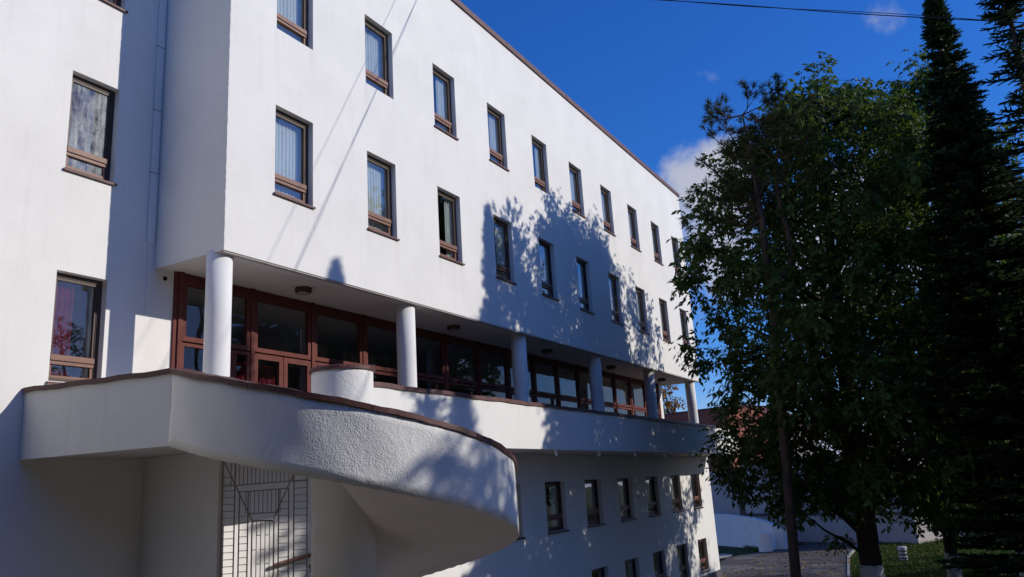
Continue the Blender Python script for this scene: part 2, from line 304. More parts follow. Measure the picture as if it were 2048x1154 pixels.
def thing(name, label, cat, loc=(0, 0, 0), group=None):
    o = bpy.data.objects.new(name, None); COL.objects.link(o); o.location = loc; o.empty_display_size = 0.3
    return tag(o, label, cat, group)
def tag(o, label, cat, group=None):
    o['label'] = label; o['category'] = cat
    if group: o['group'] = group
    return o
def struct(o): o['kind'] = 'structure'; return o
def quadmesh(name, V, m, parent, loc=(0, 0, 0)):
    """V: (n,4,3) array of quads -> one mesh"""
    n = len(V); me = bpy.data.meshes.new(name)
    me.vertices.add(n * 4); me.vertices.foreach_set('co', np.ascontiguousarray(V, dtype=np.float32).ravel())
    me.loops.add(n * 4); me.loops.foreach_set('vertex_index', np.arange(n * 4, dtype=np.int32))
    me.polygons.add(n); me.polygons.foreach_set('loop_start', np.arange(0, n * 4, 4, dtype=np.int32)); me.polygons.foreach_set('loop_total', np.full(n, 4, dtype=np.int32))
    me.materials.append(m); me.update(calc_edges=True)
    return link(name, me, parent, loc)
def jit(z, k=0.0):
    a = .35 + .65 * max(0.0, math.sin(z * 2.3 + 1)) * max(0.0, math.sin(z * 5.1 + .4))
    return a * (0.004 * math.sin(z * 17.3 + k) + 0.005 * math.sin(z * 43.7 + 2 * k) + 0.005 * math.sin(z * 131.3 + k))

def holed_wall(x0, x1, z0, z1, y, thick, holes, fine_left=False, xj=None):
    """wall in a plane of constant y with rectangular openings, reveals and back face"""
    xs = sorted({x0, x1, *[h[0] for h in holes], *[h[1] for h in holes]}); zs = {z0, z1, *[h[2] for h in holes], *[h[3] for h in holes]}
    if fine_left: xs = sorted({*xs, x0 + .035}); zs |= set(np.round(np.arange(z0 + .05, z1, 0.06), 3).tolist())
    zs = sorted(zs); mb = MB(); idx = {}
    def V(x, yy, z):
        k = (round(x, 4), round(yy, 4), round(z, 4))
        if k not in idx:
            idx[k] = len(mb.v)
            if fine_left and abs(x - x0) < 1e-6 and yy == y: mb.v.append((x + jit(z), yy + jit(z, 1.7), z))
            else: mb.v.append((x, yy, z))
        return idx[k]
    def inhole(xa, za): return any(h[0] - 1e-6 < xa < h[1] - 1e-6 and h[2] - 1e-6 < za < h[3] - 1e-6 for h in holes)
    yb = y + thick; nx, nzz = len(xs) - 1, len(zs) - 1
    solid = [[not inhole(xs[i] + 1e-5, zs[j] + 1e-5) for j in range(nzz)] for i in range(nx)]
    for i in range(nx):
        for j in range(nzz):
            if not solid[i][j]: continue
            a, b, c, d = xs[i], xs[i+1], zs[j], zs[j+1]
            mb.f.append((V(a, y, c), V(b, y, c), V(b, y, d), V(a, y, d)))
            mb.f.append((V(a, yb, c), V(a, yb, d), V(b, yb, d), V(b, yb, c)))
            if i == 0 or not solid[i-1][j]: mb.f.append((V(a, y, c), V(a, y, d), V(a, yb, d), V(a, yb, c)))
            if i == nx-1 or not solid[i+1][j]: mb.f.append((V(b, y, c), V(b, yb, c), V(b, yb, d), V(b, y, d)))
            if j == 0 or not solid[i][j-1]: mb.f.append((V(a, y, c), V(a, yb, c), V(b, yb, c), V(b, y, c)))
            if j == nzz-1 or not solid[i][j+1]: mb.f.append((V(a, y, d), V(b, y, d), V(b, yb, d), V(a, yb, d)))
    return mb

# ------------------------------------------------------------------ ground
def ground():
    n = 60; xs = np.concatenate([np.linspace(-900, -60, 10), np.linspace(-50, 140, 58), np.linspace(160, 1000, 10)])
    ys = np.concatenate([np.linspace(-900, -90, 10), np.linspace(-80, 80, 50), np.linspace(95, 1000, 10)])
    v = []; f = []
    for y in ys:
        for x in xs:
            h = 0.05 * math.sin(x * .31 + 1.3) * math.sin(y * .27) if (abs(x - 40) < 45 and abs(y) < 40) else 0
            v.append((x, y, G - 0.06 + h * .5))
    w = len(xs)
    for j in range(len(ys) - 1):
        for i in range(w - 1): f.append((j*w+i, j*w+i+1, (j+1)*w+i+1, (j+1)*w+i))
    m = MB(); m.v = v; m.f = f; return struct(m.build('ground', M['ground'], smooth=True))
ground()
def sheet(name, pts, z, m, cuts=1):
    mb = MB(); mb.v = [(x, y, z) for x, y in pts]; mb.f = [tuple(range(len(pts)))]
    return struct(mb.build(name, m))
sheet('road', [(22, 4.0), (30, 4.9), (37, 5.6), (46, 6.8), (55, 7.3), (75, 7.8), (75, 10.5), (60, 10.2), (52.5, 10.4), (49.3, 12.0), (46, 13.0), (40, 12.2), (36, 11.5), (34.9, 9.7), (22, 9.7)], G + 0.012, M['road'])
sheet('path', [(-6, -4), (14, -5.5), (22, 3.9), (22, 9.75), (11.4, 10.0), (8.5, 9.7), (8.5, 11.7), (-6, 11.7)], G + 0.006, M['gravel'])  # unseen gravel sheet added to bounce warm light onto soffits and walls
mp = MB(); a = [2 * math.pi * k / 28 for k in range(28)]
mp.v = [(46.6 + 1.5 * math.cos(t), 13.7 + .75 * math.sin(t), G + 0.03) for t in a]; mp.f = [tuple(range(28))]
struct(mp.build('pavement', M['sand']))

# ------------------------------------------------------------------ the white building
B = thing('white_building', 'long white rendered building with rows of narrow brown windows above a columned terrace', 'building', (8.575, 11.72, G))
Binv = Vector((-8.575, -11.72, -G))
def part(o, parent=None):
    """parent a world-space mesh without moving it"""
    o.parent = parent if parent is not None else B
    p = o.parent; off = Vector((0, 0, 0))
    while p is not None: off += p.location; p = p.parent
    o.location = o.location - off; return o
XL, XR = 8.575, 34.38; YF = 10.0; YW = 11.72; YB = 22.0; ZS = 4.01; ZT = 12.52
WX0, WDX, WW = 9.649, 2.551, 0.958
rows_up = [(5.323, 7.017), (8.578, 10.24)]
holes = [(WX0 + i * WDX, WX0 + i * WDX + WW, a, b) for a, b in rows_up for i in range(10)]
part(holed_wall(XL, XR, ZS, ZT, YF, 0.34, holes, fine_left=True).build('upper_wall', M['facade']))
# side return of the upper storeys, sharing the ragged corner
zs = sorted({ZS, ZT, *np.round(np.arange(ZS + .05, ZT, 0.06), 3).tolist()})
mb = MB(); ys = [YF, YF + .04, 10.9, YW - .002]
for z in zs:
    for k, y in enumerate(ys): mb.v.append((XL + (jit(z) if k == 0 else 0), y + (jit(z, 1.7) if k == 0 else 0), z))
    for y in ys[::-1]: mb.v.append((XL + .25 if y > 10.35 else XL + .001, y if y > 10.35 else 10.33, z))
for j in range(len(zs) - 1):
    for k in range(3): a = j * 8 + k; mb.f.append((a, a + 8, a + 9, a + 1))
part(mb.build('side_wall', M['wall']))
part(MB().box(XR - .3, XR, YF + .345, YB, ZS, ZT).build('end_wall', M['wall']))
part(MB().box(XL - 12, XR, YB, YB + .3, G, ZT).build('rear_wall', M['wall']))
part(MB().box(XL - 12, XR - .31, YW + .30, YB - .01, ZT - .3, ZT - .05).build('roof_deck', M['conc']))
part(MB().box(XL + .27, XR - .31, YF + .36, YW + .28, ZT - .3, ZT - .05).build('roof_deck', M['conc']))
part(MB().box(XL + .02, XR - .31, YF + .36, YB - .01, 7.55, 7.80).build('floor_slab', M['room']))
part(MB().box(XL + .3, XR - .32, YF + .3 + 2.9, YF + 3.3, 4.3, 7.54).build('room_partition', M['room']))
part(MB().box(XL + .3, XR - .32, YF + .3 + 2.9, YF + 3.3, 7.81, ZT - .31).build('room_partition', M['room']))
# soffit + drip edge
part(MB().box(XL + .004, XR - .004, YF + .11, YB - .02, ZS + .045, ZS + .3).build('soffit', M['soffit']))
part(MB().box(XL + .012, XR - .012, YF + .02, YF + .109, ZS - .028, ZS + .002).build('drip_edge', M['lip']))
# roof coping in lengths
x = XL - .05; k = 0
while x < XR + .05:
    x2 = min(x + 2.0, XR + .06)
    c = MB().box(x, x2 - .006, YF - .05 - (k % 2) * .004, YF + .45, ZT + .002, ZT + .16)
    part(c.build('roof_coping', M['metal'])); x = x2; k += 1
# left wing
LX = [(6.905, 7.74), (4.36, 5.195)]
LZ = [(1.95, 3.65), (5.323, 7.025), (8.57, 10.25)]
lh = [(a, b, c, d) for a, b in LX for c, d in LZ]
part(holed_wall(XL - 12, 8.98, G, ZT, YW, 0.32, lh).build('left_wing_wall', M['wall']))
part(MB().box(XL - 12, XL - .02, YF - .05 + 1.72, YF + .45 + 1.72, ZT + .002, ZT + .16).build('roof_coping', M['metal']))
part(MB().box(XL - 12, XL, YW + 2.5, YW + 2.7, G, ZT - .31).build('room_partition', M['room']))
for z in (4.1, 7.55, 1.0): part(MB().box(XL - 12, XL, YW + .33, YW + 2.49, z, z + .25).build('floor_slab', M['room']))
# painted pipe duct in the corner, with joints, and a vent hole
d = part(MB().box(8.40, 8.545, YW - .03, YW - .002, 4.45, 12.4).build('pipe_duct', M['smooth']))
for z in (5.72, 6.92, 8.18, 9.6, 10.9): part(MB().box(8.392, 8.553, YW - .035, YW - .0, z, z + .018).build('duct_joint', M['lip']), d)
part(MB().box(8.435, 8.51, YW - .015, YW - .001, 3.2, 4.449).build('duct_tail', M['smooth']), d)
vt = MB(); vt.tube([(8.80, YW - .012, 3.885), (8.80, YW + .01, 3.885)], 0.038, 14)
part(vt.build('vent_hole', M['black']))

# windows ------------------------------------------------------------------
def window_meshes(w, h, key):
    fr = MB(); t = .07; d0, d1 = .125, .195
    fr.box(0, t, d0, d1, 0, h); fr.box(w - t, w, d0, d1, 0, h); fr.box(t, w - t, d0, d1, h - t, h); fr.box(t, w - t, d0, d1, 0, t)
    s = MB(); zt = .335; s.box(t, w - t, d0 - .03, d1 - .005, zt, zt + .085); s.box(t, w - t, d0 - .012, d1 - .01, zt - .06, zt - .012)   # meeting rails
    s2 = MB(); s2.box(t + .002, t + .04, d0 + .012, d1 - .01, t + .002, zt - .062); s2.box(w - t - .04, w - t - .002, d0 + .012, d1 - .01, t + .002, zt - .062); s2.box(t + .041, w - t - .041, d0 + .012, d1 - .01, t + .002, t + .04)
    u = MB(); u.box(t + .002, t + .032, d0 + .012, d1 - .01, zt + .087, h - t - .002); u.box(w - t - .032, w - t - .002, d0 + .012, d1 - .01, zt + .087, h - t - .002); u.box(t + .033, w - t - .033, d0 + .012, d1 - .01, h - t - .045, h - t - .002)
    p1 = MB().sheet(t + .03, w - t - .03, d0 + .035, zt + .086, h - t - .02); p2 = MB().sheet(t + .03, w - t - .03, d0 + .035, t + .02, zt - .02)
    sl = MB(); sl.v = [(-.035, -.045, -.055), (w + .035, -.045, -.055), (w + .035, -.045, -.018), (-.035, -.045, -.018), (-.035, .10, .008), (w + .035, .10, .008), (w + .035, .10, -.03), (-.035, .10, -.03)]
    sl.v = [(x if -.001 < x < w + .001 or yv < 0 else min(max(x, .002), w - .002), yv, z) for x, yv, z in sl.v]
    sl.f = [(0, 1, 2, 3), (3, 2, 5, 4), (0, 7, 6, 1), (0, 3, 4, 7), (1, 6, 5, 2), (4, 5, 6, 7)]
    return dict(window=fr.mesh('window_' + key, M['frame_dark']), rail=s.mesh('rail_' + key, M['frame']), vent=s2.mesh('vent_' + key, M['frame']), sash=u.mesh('sash_' + key, M['frame_dark']), pane=(p1, p2), sill=sl.mesh('sill_' + key, M['metal']))
def curtain_mesh(x0, x1, z0, z1, y, folds, amp, m):
    mb = MB(); n = folds * 6
    for i in range(n + 1):
        t = i / n; xx = x0 + (x1 - x0) * t; yy = y + amp * math.sin(t * folds * 2 * math.pi) + amp * .4 * math.sin(t * 17 + 1)
        mb.v += [(xx, yy, z0), (xx, yy * .98 + y * .02, z1)]
    mb.f = [(2*i, 2*i+2, 2*i+3, 2*i+1) for i in range(n)]
    return mb.mesh('curtain', m, smooth=True)
WM = {}
def window(x, z, y, w, h, parent=None, gl='glass', curtains=(), sill=True):
    key = f'{w:.3f}_{h:.3f}'
    if key not in WM:
        WM[key] = window_meshes(w, h, key); WM[key]['panes'] = {}
    W = WM[key]
    if gl not in W['panes']: W['panes'][gl] = (W['pane'][0].mesh('upper_pane', M[gl]), W['pane'][1].mesh('lower_pane', M[gl]))
    o = link('window', W['window'], None, (x, y, z)); part(o, parent)
    for nm, me in (('sash_rail', W['rail']), ('lower_sash', W['vent']), ('upper_sash', W['sash']), ('pane', W['panes'][gl][0]), ('pane', W['panes'][gl][1])): link(nm, me, o)
    if sill: link('sill', W['sill'], o)
    for (a, b, zz, kind, depth) in curtains:
        k2 = (key, a, b, zz, kind, depth)
        if k2 not in WM: WM[k2] = curtain_mesh(a * w, b * w, zz * h, h - .02, depth, max(2, int((b - a) * w / .085)), .013, M[kind])
        link('curtain', WM[k2], o)
    return o
for r, (a, b) in enumerate(rows_up):
    for i in range(10):
        cs = [(.50, .97, .02, 'net', .245)] if (i + r) % 3 != 2 else [(.66, .97, .02, 'net', .245)]
        if i < 2: cs = [(.03, .97, .02, 'net', .27)]
        if (i * 7 + r * 3) % 5 == 1: cs.append((.03, .36, .02, 'net', .26))
        window(WX0 + i * WDX, a, YF, WW, b - a, None, 'glass', cs, sill=not (r == 1 and i in (0, 1, 4)))
for q, (a, b) in enumerate(LX):
    for j, (c, d) in enumerate(LZ):
        if j == 0: window(a, c, YW, b - a, d - c, None, 'glass_dirty', [(.12, .55, .02, 'red', .275), (.86, .98, .02, 'net', .245)])
        else: window(a, c, YW, b - a, d - c, None, 'glass_dusty' if j == 1 else 'glass', [(.84, .98, .02, 'net', .245)])

# lower storeys ------------------------------------------------------------
YLW = 10.05
lrow = [(-1.16, 0.115), (-3.55, -2.37)]
LW0, LWD, LWW = 19.30, 2.49, 1.16
lh = [(LW0 + i * LWD, LW0 + i * LWD + LWW, a, b) for a, b in lrow for i in range(-2, 6)]
part(holed_wall(11.50, XR, G - .1, 0.828, YLW, 0.34, lh).build('lower_wall', M['wall']))
part(MB().box(XR - .3, XR, YLW + .345, YB - .002, G - .1, 0.828).build('lower_end_wall', M['wall']))
part(MB().box(9.0, XR - .32, YLW + 2.6, YLW + 2.8, G - .1, 0.828).build('room_partition', M['room']))
part(MB().box(12.4, XR - .32, YLW + .35, YLW + 2.59, -1.75, -1.55).build('floor_slab', M['room']))
for r, (a, b) in enumerate(lrow):
    for i in range(-2, 6):
        window(LW0 + i * LWD, a, YLW, LWW, b - a, None, 'glass', [(.66, .97, .02, 'net', .26)] if i % 2 == 0 or i > 6 else [])
part(MB().box(11.6, XR + .05, YLW - .06, YLW - .004, G - .1, -3.72).build('plinth', M['plinth']))
part(MB().box(XR + .004, XR + .06, YLW - .002, YB, G - .1, -3.72).build('plinth', M['plinth']))
# return wall at the left end of the lower storeys, running out to the gate post
part(MB().prism([(XL, YW - .003), (XL, 9.97), (8.64, 9.93), (8.86, 10.16), (8.86, YW - .003)], G, 0.828).build('gate_pier', M['wall']))

# terrace ------------------------------------------------------------------
CX, CY, RO, RI = 9.47, 8.32, 2.578, 0.468
ZSL0, ZSL1 = 0.832, 1.0
YP = 8.52
TR = XR - .05
slab = [(6.60, YW - .004), (7.035, 9.13), (9.02, 8.45), (9.3, 8.74), (9.7, 8.75), (9.93, YP + .05), (TR, YP + .05), (TR, YB - .02), (XL + .5, YB - .02), (XL + .5, YW - .004)]
part(MB().prism(slab, ZSL0, ZSL1).build('terrace_slab', M['soffit']))
part(MB().prism([(9.0, 8.9), (9.98, YP + .17), (TR - .2, YP + .17), (TR - .2, 11.6), (8.6, 11.6)], ZSL1 + .002, ZSL1 + .02).build('terrace_floor', M['floor']))
def poly_wall(pts, z0, z1, th):
    """vertical wall following a plan polyline, thickness to the left of travel; z may be callables of index"""
    n = len(pts); P = [Vector((p[0], p[1], 0)) for p in pts]; L = []; R = []
    for i in range(n):
        t = (P[min(i+1, n-1)] - P[max(i-1, 0)]).normalized(); nn = Vector((-t.y, t.x, 0)); R.append(P[i]); L.append(P[i] + nn * th)
    mb = MB()
    for i in range(n):
        a = z0(i) if callable(z0) else z0; b = z1(i) if callable(z1) else z1
        mb.v += [(R[i].x, R[i].y, a), (R[i].x, R[i].y, b), (L[i].x, L[i].y, b), (L[i].x, L[i].y, a)]
    for i in range(n - 1):
        for k in range(4): a = i * 4 + k; b = i * 4 + (k + 1) % 4; mb.f.append((a, a + 4, b + 4, b))
    mb.f += [(0, 1, 2, 3), ((n-1)*4+3, (n-1)*4+2, (n-1)*4+1, (n-1)*4)]
    return mb
ZPT = 1.785
tp = part(poly_wall([(9.86, YP), (14, YP), (20, YP), (26, YP), (TR - .6, YP), (TR - .18, YP + .1), (TR, YP + .45), (TR, YF + .1), (TR, YW - .05)], ZSL0 - .012, ZPT, .16).build('terrace_parapet', M['wall']))
x = 9.80; k = 0
while x < TR - .62:
    x2 = min(x + 1.98, TR - .6)
    c = MB(); n = 9
    for q in range(n + 1):
        xx = x + (x2 - .005 - x) * q / n; dz = .007 * math.sin(xx * 3.1) + .005 * math.sin(xx * 7.7 + k)
        c.v += [(xx, YP - .035, ZPT - .012 + dz), (xx, YP - .03, ZPT + .066 + dz), (xx, YP + .19, ZPT + .075 + dz), (xx, YP + .195, ZPT - .012 + dz)]
    for q in range(n):
        for e in range(4): a = q*4+e; b = q*4+(e+1) % 4; c.f.append((a, a+4, b+4, b))
    c.f += [(0, 1, 2, 3), (n*4+3, n*4+2, n*4+1, n*4)]
    part(c.build('parapet_coping', M['metal']), tp); x = x2; k += 1
part(poly_wall([(TR - .6, YP - .03), (TR - .16, YP + .07), (TR + .03, YP + .44), (TR + .03, YF + .1), (TR + .03, YW - .05)], ZPT - .01, ZPT + .072, .22).build('parapet_coping', M['metal']), tp)
for xx in (17.25, 19.75, 22.3, 24.9, 27.5, 30.1): part(MB().tube([(xx, YP + .13, ZSL0), (xx, YP + .10, ZSL0 - .15)], 0.038, 10).build('drain_spout', M['smooth']))
# columns
for i in range(6):
    cx = 8.76 + 5.025 * i
    c = MB(); c.lathe([(.208, ZSL1), (.206, 1.6), (.205, 3.0), (.206, ZS + .045)], cx, YF + .31, 28)
    o = c.build('column', M['smooth'], smooth=True); part(o)
# glazed hall front
YG = 11.70; X0G, PG = 9.10, 1.637
NG = 15
def sash(x0, x1, z0, z1, bt, name, y0=YG - .03, y1=YG + .045, parent=None, gl='glass_hall', bl=None):
    m = MB(); bl = bl or bt
    m.box(x0, x0 + bt, y0, y1, z0, z1); m.box(x1 - bt, x1, y0, y1, z0, z1); m.box(x0 + bt, x1 - bt, y0, y1, z0, z0 + bl); m.box(x0 + bt, x1 - bt, y0, y1, z1 - bt, z1)
    o = m.build(name, M['wood']); part(o, parent)
    part(MB().sheet(x0 + bt - .015, x1 - bt + .015, YG + .005, z0 + bl - .015, z1 - bt + .015).build('pane', M[gl]), o)
    return o
part(MB().box(8.98, 9.10 - .05, YG - .02, YG + .06, ZSL1, ZS + .04).build('mullion', M['wood']))
for i in range(NG + 1):
    xm = X0G + PG * i
    part(MB().box(xm - .045, xm + .045, YG - .055, YG + .07, ZSL1, ZS + .043).build('mullion', M['wood']))
    if i == NG: break
    a, b = xm + .048, xm + PG - .048
    part(MB().box(a, b, YG - .01, YG + .06, 3.93, ZS + .042).build('head_rail', M['wood']))
    sash(a + .003, b - .003, 2.83, 3.925, .085, 'upper_sash')
    if i in (1, 7):
        mid = (a + b) / 2
        for s, (xa, xb) in enumerate(((a + .003, mid - .008), (mid + .008, b - .003))):
            dr = sash(xa, xb, ZSL1 + .02, 2.80, .105, 'door', bl=.3)
            hx = xb - .06 if s == 0 else xa + .06
            part(MB().box(hx - .012, hx + .012, YG - .085, YG - .031, 1.95, 2.10).build('door_handle', M['lamp_ring']), dr)
        link_c = curtain_mesh(a + .1, b - .5, 1.1, 2.7, YG + .5, 7, .03, M['red']); part(link('curtain', link_c))
    else:
        xm2 = b - .38 if i in (0, 4, 8) else None
        if xm2: sash(a + .003, xm2, ZSL1 + .02, 2.80, .06, 'lower_sash'); sash(xm2 + .004, b - .003, ZSL1 + .02, 2.80, .06, 'lower_sash')
        else: sash(a + .003, b - .003, ZSL1 + .02, 2.80, .07, 'lower_sash')
XGE = X0G + PG * NG + .05
part(MB().box(XGE, XGE + .32, YG - .06, YG + .3, ZSL1, ZS + .043).build('corner_pier', M['wall']))
part(MB().box(XGE + .06, XGE + .3, YG + .31, YB - .02, ZSL1, ZS + .043).build('hall_end_wall', M['wall']))
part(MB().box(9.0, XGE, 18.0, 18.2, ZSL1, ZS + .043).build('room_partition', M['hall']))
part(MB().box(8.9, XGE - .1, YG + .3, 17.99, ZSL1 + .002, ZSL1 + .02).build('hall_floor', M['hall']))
# recess behind the gate, curved with the stair
arc = [(CX + 2.56 * math.cos(math.radians(t)), CY + 2.56 * math.sin(math.radians(t))) for t in range(42, 103, 4)]
part(poly_wall([(11.50, YLW + .002)] + arc + [(8.862, 10.72)], G, 0.828, -.14).build('recess_wall', M['smooth']))

# ------------------------------------------------------------------ spiral staircase
S = thing('spiral_staircase', 'curved white rendered outside staircase with brown capped parapet winding round a drum', 'staircase', (CX, CY, G))
def spart(o, parent=None): return part(o, parent if parent is not None else S)
zb = lambda t: -0.01056 * t - 1.287           # underside / parapet bottom over angle in degrees
zt = lambda t: -0.01056 * t - 0.327           # parapet top below its coping
TH0, TH1 = -198.0, 40.0
angs = np.arange(TH0, TH1 + .01, 2.0)
def wob(t): return .006 * math.sin(t * .35) + .004 * math.sin(t * .9 + 1)
pr = MB(); nz_ = 7
for t in angs:
    c, s = math.cos(math.radians(t)), math.sin(math.radians(t))
    for k in range(nz_ + 1):
        q = k / nz_; rr = RO + .006 * math.sin(t * .31 + q * 5) ; edge = .008 * math.sin(t * 1.9) if k == 0 else 0
        pr.v.append((CX + rr * c, CY + rr * s, zb(t) + edge + (zt(t) - zb(t)) * q))
    pr.v += [(CX + (RO - .15) * c, CY + (RO - .15) * s, zt(t)), (CX + (RO - .15) * c, CY + (RO - .15) * s, zb(t) + .02)]
W_ = nz_ + 3
for i in range(len(angs) - 1):
    for k in range(W_):
        a = i * W_ + k; b = i * W_ + (k + 1) % W_; pr.f.append((a, a + W_, b + W_, b))
n = len(angs); pr.f += [tuple(range(W_)), tuple((n-1) * W_ + k for k in range(W_ - 1, -1, -1))]
op = spart(pr.build('outer_parapet', M['rough'], smooth=False))
for p in op.data.polygons: p.use_smooth = abs(p.normal.z) < .3
def coping(fn, ts, z_of, r_in, r_out, th, name, parent, cx=CX, cy=CY):
    c = MB()
    for t in ts:
        cc, ss = math.cos(math.radians(t)), math.sin(math.radians(t)); z = z_of(t) + fn(t) * .9
        c.v += [(cx + r_out * cc, cy + r_out * ss, z - .018), (cx + r_out * cc, cy + r_out * ss, z + th), (cx + r_in * cc, cy + r_in * ss, z + th + .015), (cx + r_in * cc, cy + r_in * ss, z - .018)]
    n = len(ts)
    for i in range(n - 1):
        for e in range(4): a = i*4+e; b = i*4+(e+1) % 4; c.f.append((a, a+4, b+4, b))
    c.f += [(0, 1, 2, 3), ((n-1)*4+3, (n-1)*4+2, (n-1)*4+1, (n-1)*4)]
    return spart(c.build(name, M['metal']), parent)
seg = 34.0; t = TH0 - .6
while t < TH1:
    coping(wob, np.linspace(t, min(t + seg - .25, TH1), 16), zt, RO - .19, RO + .032, .05, 'parapet_coping', op); t += seg
# flight: helicoid underside, solid above
fl = MB()
fa = np.arange(TH0, 152.1, 3.0)
for t in fa:
    c, s = math.cos(math.radians(t)), math.sin(math.radians(t)); ro = (RO - .02) if t < 42 else (RO - .03 if t < 96 else max(1.82, RO - (t - 96) * .034))
    for k in range(5):
        rr = RI - .03 + (ro - RI + .03) * k / 4; fl.v.append((CX + rr * c, CY + rr * s, zb(t) + .006))
    for k in range(5):
        rr = ro + (RI - .03 - ro) * k / 4; fl.v.append((CX + rr * c, CY + rr * s, zb(t) + .14))
for i in range(len(fa) - 1):
    for k in range(10): a = i*10+k; b = i*10+(k+1) % 10; fl.f.append((a, a+10, b+10, b))
fl.f += [tuple(range(10)), tuple((len(fa)-1)*10 + k for k in range(9, -1, -1))]
spart(fl.build('flight', M['soffit'], smooth=False))
st = TH0 + 6
while st < 146:
    t1 = st + 14.2; z1 = zb(st) + .19; pts = []
    lim = RO - .16 if t1 < 42 else (RO - .06 if t1 < 96 else 1.80)
    for q in np.linspace(st, t1, 4): pts.append((CX + lim * math.cos(math.radians(q)), CY + lim * math.sin(math.radians(q))))
    for q in np.linspace(t1, st, 4): pts.append((CX + (RI + .005) * math.cos(math.radians(q)), CY + (RI + .005) * math.sin(math.radians(q))))
    spart(MB().prism(pts, zb(st) + .03, z1).build('step', M['conc'])); st = t1
# core drum (the newel) rising above the terrace, with its own coping
dr = MB(); dr.lathe([(RI, G)] + [(RI + .003 * math.sin(z * 5), z) for z in np.linspace(-4, 1.82, 20)] + [(RI, 1.895)], CX, CY, 40)
do = dr.build('newel_drum', M['rough'], smooth=False)
for p in do.data.polygons: p.use_smooth = abs(p.normal.z) < .5
spart(do)
dc = MB(); dc.lathe([(RI + .012, 1.884), (RI + .032, 1.888), (RI + .034, 1.938), (RI + .02, 1.947)], CX, CY, 40)
spart(dc.build('drum_coping', M['metal'], smooth=False), do)
# landing parapet from the wing wall to the head of the stair
pA = (6.575, YW - .003); pB = (CX + RO * math.cos(math.radians(TH0)), CY + RO * math.sin(math.radians(TH0)))
NL = 12
lp = [(pA[0] + (pB[0] - pA[0]) * q / NL, pA[1] + (pB[1] - pA[1]) * q / NL) for q in range(NL + 1)]
zl0, zl1 = zb(TH0), zt(TH0)
lo = spart(poly_wall(lp, zl0, zl1, .15).build('landing_parapet', M['wall']))
c = MB()
dv = (Vector((*pB, 0)) - Vector((*pA, 0))).normalized(); nv = Vector((-dv.y, dv.x, 0))
for q in range(NL + 1):
    p = Vector((*lp[q], 0)); z = zl1 + .008 * math.sin(q * 1.7)
    if q == 0: p = p + dv * .01
    o1 = p - nv * .035; i1 = p + nv * .19
    c.v += [(o1.x, o1.y, z - .018), (o1.x, o1.y, z + .05), (i1.x, i1.y, z + .06), (i1.x, i1.y, z - .018)]
for i in range(NL):
    for e in range(4): a = i*4+e; b = i*4+(e+1) % 4; c.f.append((a, a+4, b+4, b))
c.f += [(0, 1, 2, 3), (NL*4+3, NL*4+2, NL*4+1, NL*4)]
spart(c.build('parapet_coping', M['metal']), lo)

# ------------------------------------------------------------------ iron gate under the landing
P0 = Vector((8.60, 9.94, 0)); EU = Vector((.479, -.878, 0)).normalized(); EN = Vector((-EU.y, EU.x, 0)) * -1
gate = thing('iron_gate', 'painted wrought iron gate with barred border and oval centre frame under the stair landing', 'gate', (P0.x, P0.y, -2.6))
BARM = MB().box(-.5, .5, -.5, .5, -.5, .5).mesh('bar', M['iron'])
def gpt(u, z): return P0 + EU * u + Vector((0, 0, z))
def gbar(u0, z0, u1, z1, th=.0095, name='bar', off=0.0):
    a, b = gpt(u0, z0), gpt(u1, z1); d_ = b - a; L_ = d_.length; zax = d_.normalized(); nax = EN; xax = nax.cross(zax).normalized()
    o = link(name, BARM, gate)
    mtx = Matrix(((xax.x, nax.x, zax.x, 0), (xax.y, nax.y, zax.y, 0), (xax.z, nax.z, zax.z, 0), (0, 0, 0, 1))) @ Matrix.Diagonal((th, th, L_, 1))
    mtx.translation = (a + b) / 2 + EN * off - gate.location
    o.matrix_local = mtx; return o
U = lambda c: (c - 240) / 583.0
Zc = lambda c: 1.021 - .001908 * c
ZB = -2.5
for cx in (250, 360, 402, 478, 745, 833, 878, 992): gbar(U(cx), ZB, U(cx), .79 if cx in (250, 360, 878, 992) else Zc(430), .016)
gbar(U(1040), ZB, U(1040), .79, .03, 'post')
gbar(U(245), Zc(385), U(992), Zc(372), .014, off=.003); gbar(U(402), Zc(435), U(833), Zc(428), .014, off=.003); gbar(U(478), Zc(604), U(745), Zc(604), .014, off=.003)
gbar(U(245), ZB, U(1040), ZB, .02, off=.003); gbar(U(245), .785, U(1040), .785, .018, off=.003)
y = 318
while Zc(y) > ZB + .05:
    gbar(U(250), Zc(y), U(360), Zc(y)); gbar(U(878), Zc(y + 10), U(992), Zc(y + 10))
    if y > 600: gbar(U(402), Zc(y - 8), U(478), Zc(y - 8))
    if y > 520: gbar(U(745), Zc(y + 6), U(833), Zc(y + 6))
    y += 51.5
for q in range(16): gbar(U(325 + 36 * q), Zc(380), U(325 + 36 * q), .785)
for q in range(9): gbar(U(458 + 37.5 * q), Zc(602), U(458 + 37.5 * q), Zc(432))
for a in ((256, 190, 522, 668), (884, 300, 700, 655)): gbar(U(a[0]), Zc(a[1]), U(a[2]), Zc(a[3]), .016, off=-.004)
for a in ((524, 1088, 300, 1600), (700, 1088, 930, 1600)): gbar(U(a[0]), Zc(a[1]), U(a[2]), Zc(a[3]), .016, off=-.004)
ov = MB(); u0, u1, z0, z1, rr = U(515), U(705), Zc(1090), Zc(662), .05
pts = []
for (cu, cz, s) in ((u1 - rr, z1 - rr, 0), (u0 + rr, z1 - rr, 90), (u0 + rr, z0 + rr, 180), (u1 - rr, z0 + rr, 270)):
    for q in range(0, 91, 18): an = math.radians(s + q); pts.append(gpt(cu + rr * math.cos(an), cz + rr * math.sin(an)))
pts.append(pts[0]); pts = [p - gate.location for p in pts]
